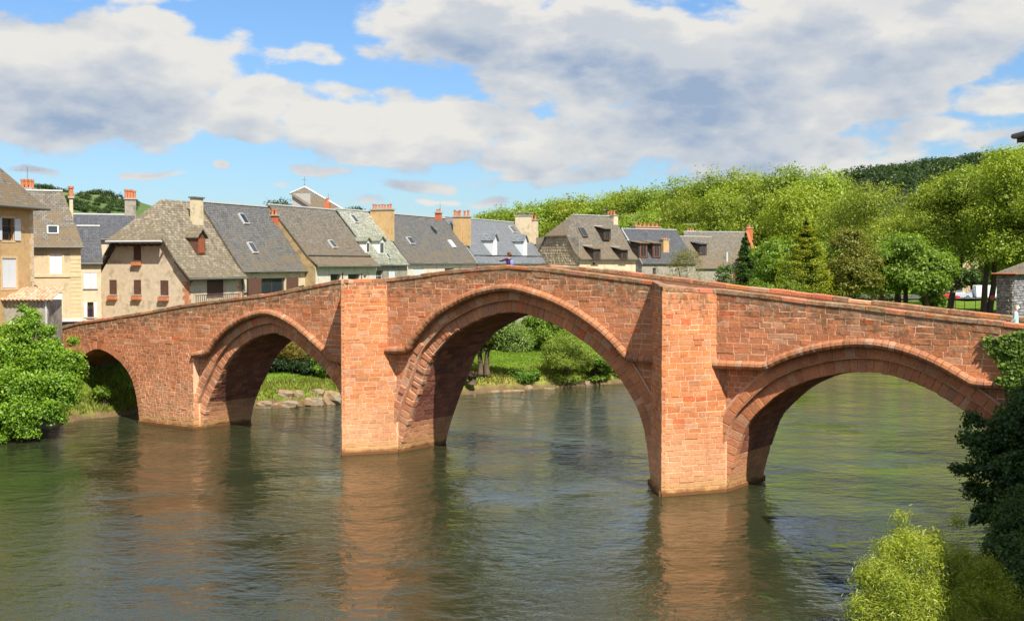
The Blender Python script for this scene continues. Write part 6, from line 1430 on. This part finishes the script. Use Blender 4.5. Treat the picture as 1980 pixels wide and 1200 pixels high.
for (px, py, r, k) in [(84, 360, 5, 8), (225, 390, 4, 9), (160, 380, 4, 8), (135, 395, 5, 8), (195, 410, 5, 9), (250, 402, 4, 7), (72, 364, 4.5, 4), (112, 366, 4, 4), (175, 376, 5, 6), (200, 377, 6, 7), (212, 381, 5, 4), (170, 386, 4, 6), (190, 390, 4, 7), (150, 394, 5, 8), (165, 404, 5, 8), (235, 397, 3.5, 8), (215, 404, 4, 8), (140, 405, 5, 6), (60, 372, 6, 5), (258, 394, 3.5, 6), (180, 398, 3, 6), (245, 410, 4, 6), (120, 385, 4, 6)]:
    for _ in range(k):
        x = px + R9.uniform(-13, 13); y = py + R9.uniform(-2, 4); best = None
        q = Vf[int(np.argmin((sX - x) ** 2 + (sY - y) ** 2))]; sc_ = q[1] / 1000 * .62; wood_lob.append((q[0] + R9.uniform(-4, 4), q[1], q[2] + r * .3 * sc_, r * sc_, r * sc_, r * .85 * sc_))
w_ = foliage('hillside_woods', wood_lob, 36000, .9, (.02, .045, .015), (.075, .125, .03), None, 21, clump=.45); tag(w_, 'clumps of dark trees and hedges on the left hill', 'woods', kind='stuff')
V_, m, rows = hill('wooded_hill', 'dark wooded ridge with a rocky end beyond the plane trees', [(1560, 430), (1612, 372), (1622, 352), (1640, 344), (1665, 340), (1705, 341), (1760, 331), (1800, 327), (1850, 319), (1880, 317), (1960, 312), (2200, 306)], 850, 300, lambda V_: np.tile([.035, .05, .03], (len(V_), 1)), 2, 2)
R9 = random.Random(4); wl_ = []
for k in range(420):
    px = R9.uniform(1632, 2010); jx = int((px - 1560) / 640 * (m - 1)); kk = int(rows * (.35 + .65 * R9.random() ** .6)); q = V_.reshape(-1, m, 3)[min(kk, rows - 1), jx]
    r = R9.uniform(4, 7); wl_.append((q[0] + R9.uniform(-3, 3), q[1], q[2] + 1, r, r, r * .8))
w_ = foliage('ridge_woods', wl_, 60000, 1.9, (.022, .045, .022), (.07, .12, .035), None, 22, clump=.4); tag(w_, 'dense dark woods covering the right-hand ridge', 'woods', kind='stuff')
rk = []
q = on_y(1634, 352, 838); RK = root('rocky_outcrop', (q[0], q[1], q[2] - 8), 'grey rocky outcrop at the left end of the wooded ridge', 'outcrop')
import bmesh
for k, (px, py, r) in enumerate([(1630, 356, 5.5), (1640, 350, 6), (1622, 362, 4.5), (1650, 348, 5), (1634, 366, 7), (1648, 362, 7)]):
    bm = bmesh.new(); bmesh.ops.create_icosphere(bm, subdivisions=2, radius=r); R_ = np.random.default_rng(k)
    for v_ in bm.verts: v_.co *= .8 + .4 * R_.random()
    me = bpy.data.meshes.new('crag'); bm.to_mesh(me); bm.free(); me.materials.append(pm('dark_crag', (.13, .12, .12), bump=.8, bscale=1, bdist=.5)); o = bpy.data.objects.new('crag', me); COL.objects.link(o); qq = on_y(px, py, 836); o.parent = RK; o.location = (qq - np.array(RK.location)).tolist()
# single far trees that stand against the sky
for px, yt, Y, r, lb in [(541, 384, 300, 3.4, 'little dark cedar top behind the slate roof ridge by the church tower'), (686, 401, 300, 2.4, 'small round tree top over the ridge right of the church tower')]:
    p = on_y(px, 500, Y); zt_ = on_y(px, yt, Y)[2]; tree('distant_tree', lb, (p[0], Y, 6), [(p[0], Y, zt_ - r * .6, r, r, r * .6), (p[0] - r * .3, Y, zt_ - r * 1.1, r * 1.1, r, r * .6)], 1800, .5, (.03, .06, .03), (.08, .14, .05), int(px), tr=.4)

# ------------------------------------------------------------------ the place beyond the lawn: building, cars, signs
q = on_y(1850, 560, 226); H_ = House('town_building', 'pale yellow and pink town building glimpsed between the plane trunks', (on_y(1815, 560, 224)[0], 224), (1, .02), cat='building', w=5)
H_.set_roof(15.5, 19); hol = []
a1 = H_.fac(1955, 560)[0]; k = 0
for a in np.arange(1.2, a1 - 1, 2.3):
    for z in (5.6, 9.0, 12.2):
        hol.append((a, a + 1.0, z, z + 1.7)); Wn = H_.box('window', a + .01, a + .99, -.3, -.2, z, z + 1.7, REDWOOD if int(a) % 2 else WHITE); Wn['_inv'] = H_.r['_inv']; H_.box('pane', a + .1, a + .9, -.199, -.18, z + .1, z + 1.6, GLASS, Wn)
H_.body(0, a1, W_PALE, hol); H_.roof(0, a1, SL_GREY)
for a in (a1 * .38, a1 * .62): H_.box('pilaster', a, a + .7, 0, .12, 4, 15.3, W_PINK)
def car(label, px, Y, rz, body_c, kind='car'):
    q = on_y(px, 560, Y); z = gh(q[0], Y); C = root('parked_' + kind, (q[0], Y, z), label, kind, 'vehicles parked beyond the lawn', rz=rz); C['_inv'] = [1.0, 0, 0, 0, 0, 1.0, 0, 0, 0, 0, 1.0, 0, 0, 0, 0, 1.0]
    if kind == 'car': low = [(-2.1, .35), (-2.12, .8), (-1.9, .95), (-1.35, 1.42), (.35, 1.45), (1.05, .98), (1.95, .85), (2.1, .6), (2.08, .35)]; cab = [(-1.75, .97), (-1.3, 1.38), (.3, 1.41), (.92, .99)]
    else: low = [(-2.6, .4), (-2.65, 2.25), (-2.5, 2.35), (1.3, 2.35), (1.9, 1.5), (2.55, 1.2), (2.65, .9), (2.6, .4)]; cab = [(1.0, 1.45), (1.02, 2.15), (1.35, 2.15), (1.8, 1.5)]
    m = len(low); vs = []
    for y_, k_ in ((-.84, 1), (-.72, 0), (.72, 0), (.84, 1)): vs += [(x, y_ if not (z_ > 1.0 and k_) else y_ * .86, z_) for x, z_ in low]
    fs = [tuple(range(m)), tuple(range(4 * m - 1, 3 * m - 1, -1))]
    for j in range(3):
        for i in range(m): fs.append((j * m + (i + 1) % m, j * m + i, (j + 1) * m + i, (j + 1) * m + (i + 1) % m))
    MB().add(vs, fs).build('body', body_c, C)
    for sg in (-1, 1):
        y_ = sg * .80; MB().add([(x, y_ if z_ < 1.2 else y_ * .915, z_) for x, z_ in cab] + [(x, y_ - sg * .02, z_) for x, z_ in cab], [(0, 1, 2, 3), (7, 6, 5, 4)]).build('window', GLASS, C)
        for x in (-1.35, 1.3):
            W_ = MB().tube([(x, sg * .70, .34), (x, sg * .88, .34)], .33, 14).build('wheel', IRON, C); MB().tube([(x, sg * .88, .34), (x, sg * .90, .34)], .2, 10).build('rim', METAL, W_)
    MB().box((low[-1][0] - .02, -.6, .62), (low[-1][0] + .04, -.35, .78)).box((low[-1][0] - .02, .35, .62), (low[-1][0] + .04, .6, .78)).build('headlights', WHITE, C)
car('red car parked left of the leaning plane trunk', 1829, 196, 0.05, paint('red_paint', (.55, .03, .03)))
car('silver car parked right of the leaning plane trunk', 1853, 200, -.1, paint('silver_paint', (.50, .55, .62)))
car('pale silver car parked left of the twin plane trunks', 1894, 201, .1, paint('grey_paint', (.45, .48, .5)))
car('white van parked right of the twin plane trunks', 1914, 200, .05, paint('van_white', (.82, .82, .82)), 'van')
q = on_y(1918, 603, 141); S_ = root('sign_post', (q[0], 141, gh(q[0], 141)), 'thin dark post with a small red sign on the lawn', 'sign'); zs = on_y(1918, 573, 141)[2]
MB().tube([(q[0], 141, gh(q[0], 141) - .2), (q[0], 141, zs)], .05, 8).build('post', IRON, S_); MB().tube([(q[0], 140.93, zs - .15), (q[0], 140.97, zs - .15)], .28, 16).build('sign_plate', paint('sign_red', (.6, .03, .03)), S_)
for k, px in enumerate((1847, 1865, 1886)):
    q = on_y(px, 600, 143); F_ = root('fence_post', (q[0], 143, gh(q[0], 143)), ['thin fence post on the lawn near the leaning trunk', 'thin fence post in the middle of the lawn', 'thin fence post on the lawn near the twin trunks'][k], 'post', 'thin posts on the lawn'); MB().tube([(q[0], 143, 4.9), (q[0], 143, 7.0)], .035, 6).box((q[0] - .05, 142.95, 7.0), (q[0] + .05, 143.05, 7.05)).build('post', IRON, F_)
q0 = on_z(1780, 578, 5.2); road = np_mesh('road', np.array([[45, 192, 5.42], [130, 192, 5.42], [130, 212, 5.46], [45, 212, 5.46]], float), np.array([[0, 1, 2, 3]]), mat=ASPH); tag(road, 'strip of grey road behind the lawn where the cars stand', kind='structure')

# ------------------------------------------------------------------ people
def skin_chain(name, verts, edges, radii, mat, parent, sub=1):
    me = bpy.data.meshes.new(name); me.from_pydata(verts, edges, []); o = bpy.data.objects.new(name, me); COL.objects.link(o); o.parent = parent; me.materials.append(mat)
    me.skin_vertices.new() if hasattr(me.skin_vertices, 'new') else None
    sk = o.modifiers.new('skin', 'SKIN'); sk.use_smooth_shade = True
    if len(me.skin_vertices) == 0:
        bm = bmesh.new(); bm.from_mesh(me); ly = bm.verts.layers.skin.verify()
        for i, v_ in enumerate(bm.verts): r = radii[i]; v_[ly].radius = (r, r) if not isinstance(r, tuple) else r; v_[ly].use_root = (i == 0)
        bm.to_mesh(me); bm.free()
    else:
        for i, sv in enumerate(me.skin_vertices[0].data): r = radii[i]; sv.radius = (r, r) if not isinstance(r, tuple) else r; sv.use_root = (i == 0)
    ss = o.modifiers.new('sub', 'SUBSURF'); ss.levels = sub; ss.render_levels = sub + 1; return o
SKIN = pm('skin', (.55, .32, .22), rough=.6, var=0, bump=0)
def person(label, loc, rz, hgt, top_c, leg_c, hair_c, arms, hair_long=False, coat=False, pack=None):
    P_ = root('person', loc, label, 'person', rz=rz); s_ = hgt / 1.75
    S = lambda *p_: tuple(q_ * s_ for q_ in p_)
    V_ = [S(0, 0, .93), S(0, 0, 1.10), S(0, 0, 1.30), S(0, 0, 1.43), S(0, .01, 1.52), S(0, .02, 1.60), S(0, .02, 1.69)]; R_ = [(.15, .12), (.13, .10), (.155, .11), (.09, .08), .05, .078, .07]
    E_ = [(i, i + 1) for i in range(6)]
    for sg in (-1, 1):
        b = len(V_); V_ += [S(sg * .095, 0, .88), S(sg * .10, .02, .48), S(sg * .10, -.02, .09), S(sg * .105, .12, .04)]; R_ += [.085, .06, .042, .035]; E_ += [(0, b), (b, b + 1), (b + 1, b + 2), (b + 2, b + 3)]
    for sg, (el, ha) in zip((-1, 1), arms):
        b = len(V_); V_ += [S(sg * .185, 0, 1.41), S(*el), S(*ha)]; d_ = (np.array(ha) - np.array(el)); d_ /= np.linalg.norm(d_); V_ += [S(*(np.array(ha) + d_ * .07))]; R_ += [.05, .04, .026, .03]; E_ += [(3, b), (b, b + 1), (b + 1, b + 2), (b + 2, b + 3)]
        for f_ in range(4):
            off = np.cross(d_, (0, 0, 1)); off = off / (np.linalg.norm(off) + 1e-6) * (.022 * (f_ - 1.5)); k0 = np.array(ha) + d_ * .075 + off; V_ += [S(*k0), S(*(k0 + d_ * (.045 + .01 * (f_ in (1, 2))) - [0, 0, .008])), S(*(k0 + d_ * .085 - [0, 0, .025]))]; R_ += [.010, .009, .008]; q_ = len(V_) - 3; E_ += [(b + 3, q_), (q_, q_ + 1), (q_ + 1, q_ + 2)]
    skin_chain('body', V_, E_, [tuple(q_ * s_ for q_ in r) if isinstance(r, tuple) else r * s_ for r in R_], SKIN, P_)
    tm = pm('cloth_' + label[:12].replace(' ', '_'), top_c, var=.15, rough=.9); lm = pm('trousers_' + label[:12].replace(' ', '_'), leg_c, var=.15, rough=.9)
    tv = [S(0, 0, .88 if not coat else .70), S(0, 0, 1.10), S(0, 0, 1.30), S(0, 0, 1.42), S(0, .01, 1.47)]; tr_ = [(.175, .14) if not coat else (.22, .17), (.16, .125), (.175, .13), (.11, .09), .065]; te = [(0, 1), (1, 2), (2, 3), (3, 4)]
    for sg, (el, ha) in zip((-1, 1), arms): b = len(tv); w_ = np.array(el) * .12 + np.array(ha) * .88; tv += [S(sg * .19, 0, 1.41), S(*el), S(*w_)]; tr_ += [.068, .056, .045]; te += [(3, b), (b, b + 1), (b + 1, b + 2)]
    skin_chain('jacket', tv, te, [tuple(q_ * s_ for q_ in r) if isinstance(r, tuple) else r * s_ for r in tr_], tm, P_)
    lv = [S(0, 0, .95)]; lr = [(.16, .125)]; le = []
    for sg in (-1, 1): b = len(lv); lv += [S(sg * .095, 0, .86), S(sg * .10, .02, .48), S(sg * .10, -.02, .10)]; lr += [.105, .078, .065]; le += [(0, b), (b, b + 1), (b + 1, b + 2)]
    skin_chain('trousers', lv, le, [tuple(q_ * s_ for q_ in r) if isinstance(r, tuple) else r * s_ for r in lr], lm, P_)
    hm = pm('hair_' + label[:12].replace(' ', '_'), hair_c, var=.2, rough=.7)
    hv = [S(0, -.03, 1.66), S(0, -.01, 1.72), S(0, -.075, 1.60)]; hr_ = [.095, .075, .07]; he = [(0, 1), (0, 2)]
    if hair_long: hv.append(S(0, -.10, 1.48)); hr_.append(.06); he.append((2, 3))
    skin_chain('hair', hv, he, [r * s_ for r in hr_], hm, P_)
    m_ = MB()
    for sg in (-1, 1): m_.lathe(S(sg * .033, .088, 1.628), [(.003, -.01), (.011, 0), (.003, .01)], 6)
    m_.build('eyes', IRON, P_) ; MB().hexa([S(-.012, .085, 1.585), S(.012, .085, 1.585), S(.01, .112, 1.585), S(-.01, .112, 1.585), S(-.006, .09, 1.63), S(.006, .09, 1.63), S(.005, .095, 1.63), S(-.005, .095, 1.63)]).build('nose', SKIN, P_)
    MB().box(S(-.025, .093, 1.555), S(.025, .1, 1.563)).build('mouth', pm('lips', (.45, .15, .13), var=0, bump=0), P_)
    if pack: skin_chain('backpack', [S(0, -.20, 1.02), S(0, -.22, 1.20), S(0, -.19, 1.38)], [(0, 1), (1, 2)], [(.15 * s_, .10 * s_), (.16 * s_, .11 * s_), (.12 * s_, .08 * s_)], pm('pack_cloth', pack, var=.1), P_)
    return P_
for o_ in list(COL.objects):
    if o_.type == 'EMPTY': pass
u1 = bl(997, 512, 1.2)[0]; q = bw(u1, 0.55, float(deckz(u1)))
person('person in a dark purple top with a blue backpack, pointing left at the bridge crest', q, math.atan2(BU[1], BU[0]) + math.pi / 2, 1.74, (.07, .025, .10), (.05, .06, .10), (.16, .055, .025), [((.0 - .36, .22, 1.30), (-.20, .50, 1.34)), ((.05 + .2, .30, 1.34), (.12, .62, 1.36))], pack=(.18, .26, .60))
u2 = bl(1967, 622, 1.5)[0]; q = bw(u2, 1.2, float(deckz(u2)))
person('white-haired person in a pale turquoise coat walking behind the parapet at the right end', q, math.atan2(BU[1], BU[0]) + math.pi / 2 + .2, 1.70, (.42, .66, .64), (.25, .25, .28), (.72, .68, .60), [((-.25, .03, 1.14), (-.22, .20, .98)), ((.25, .03, 1.14), (.22, .20, .98))], coat=True)

for o_ in bpy.data.objects:
    if '_inv' in o_: del o_['_inv']
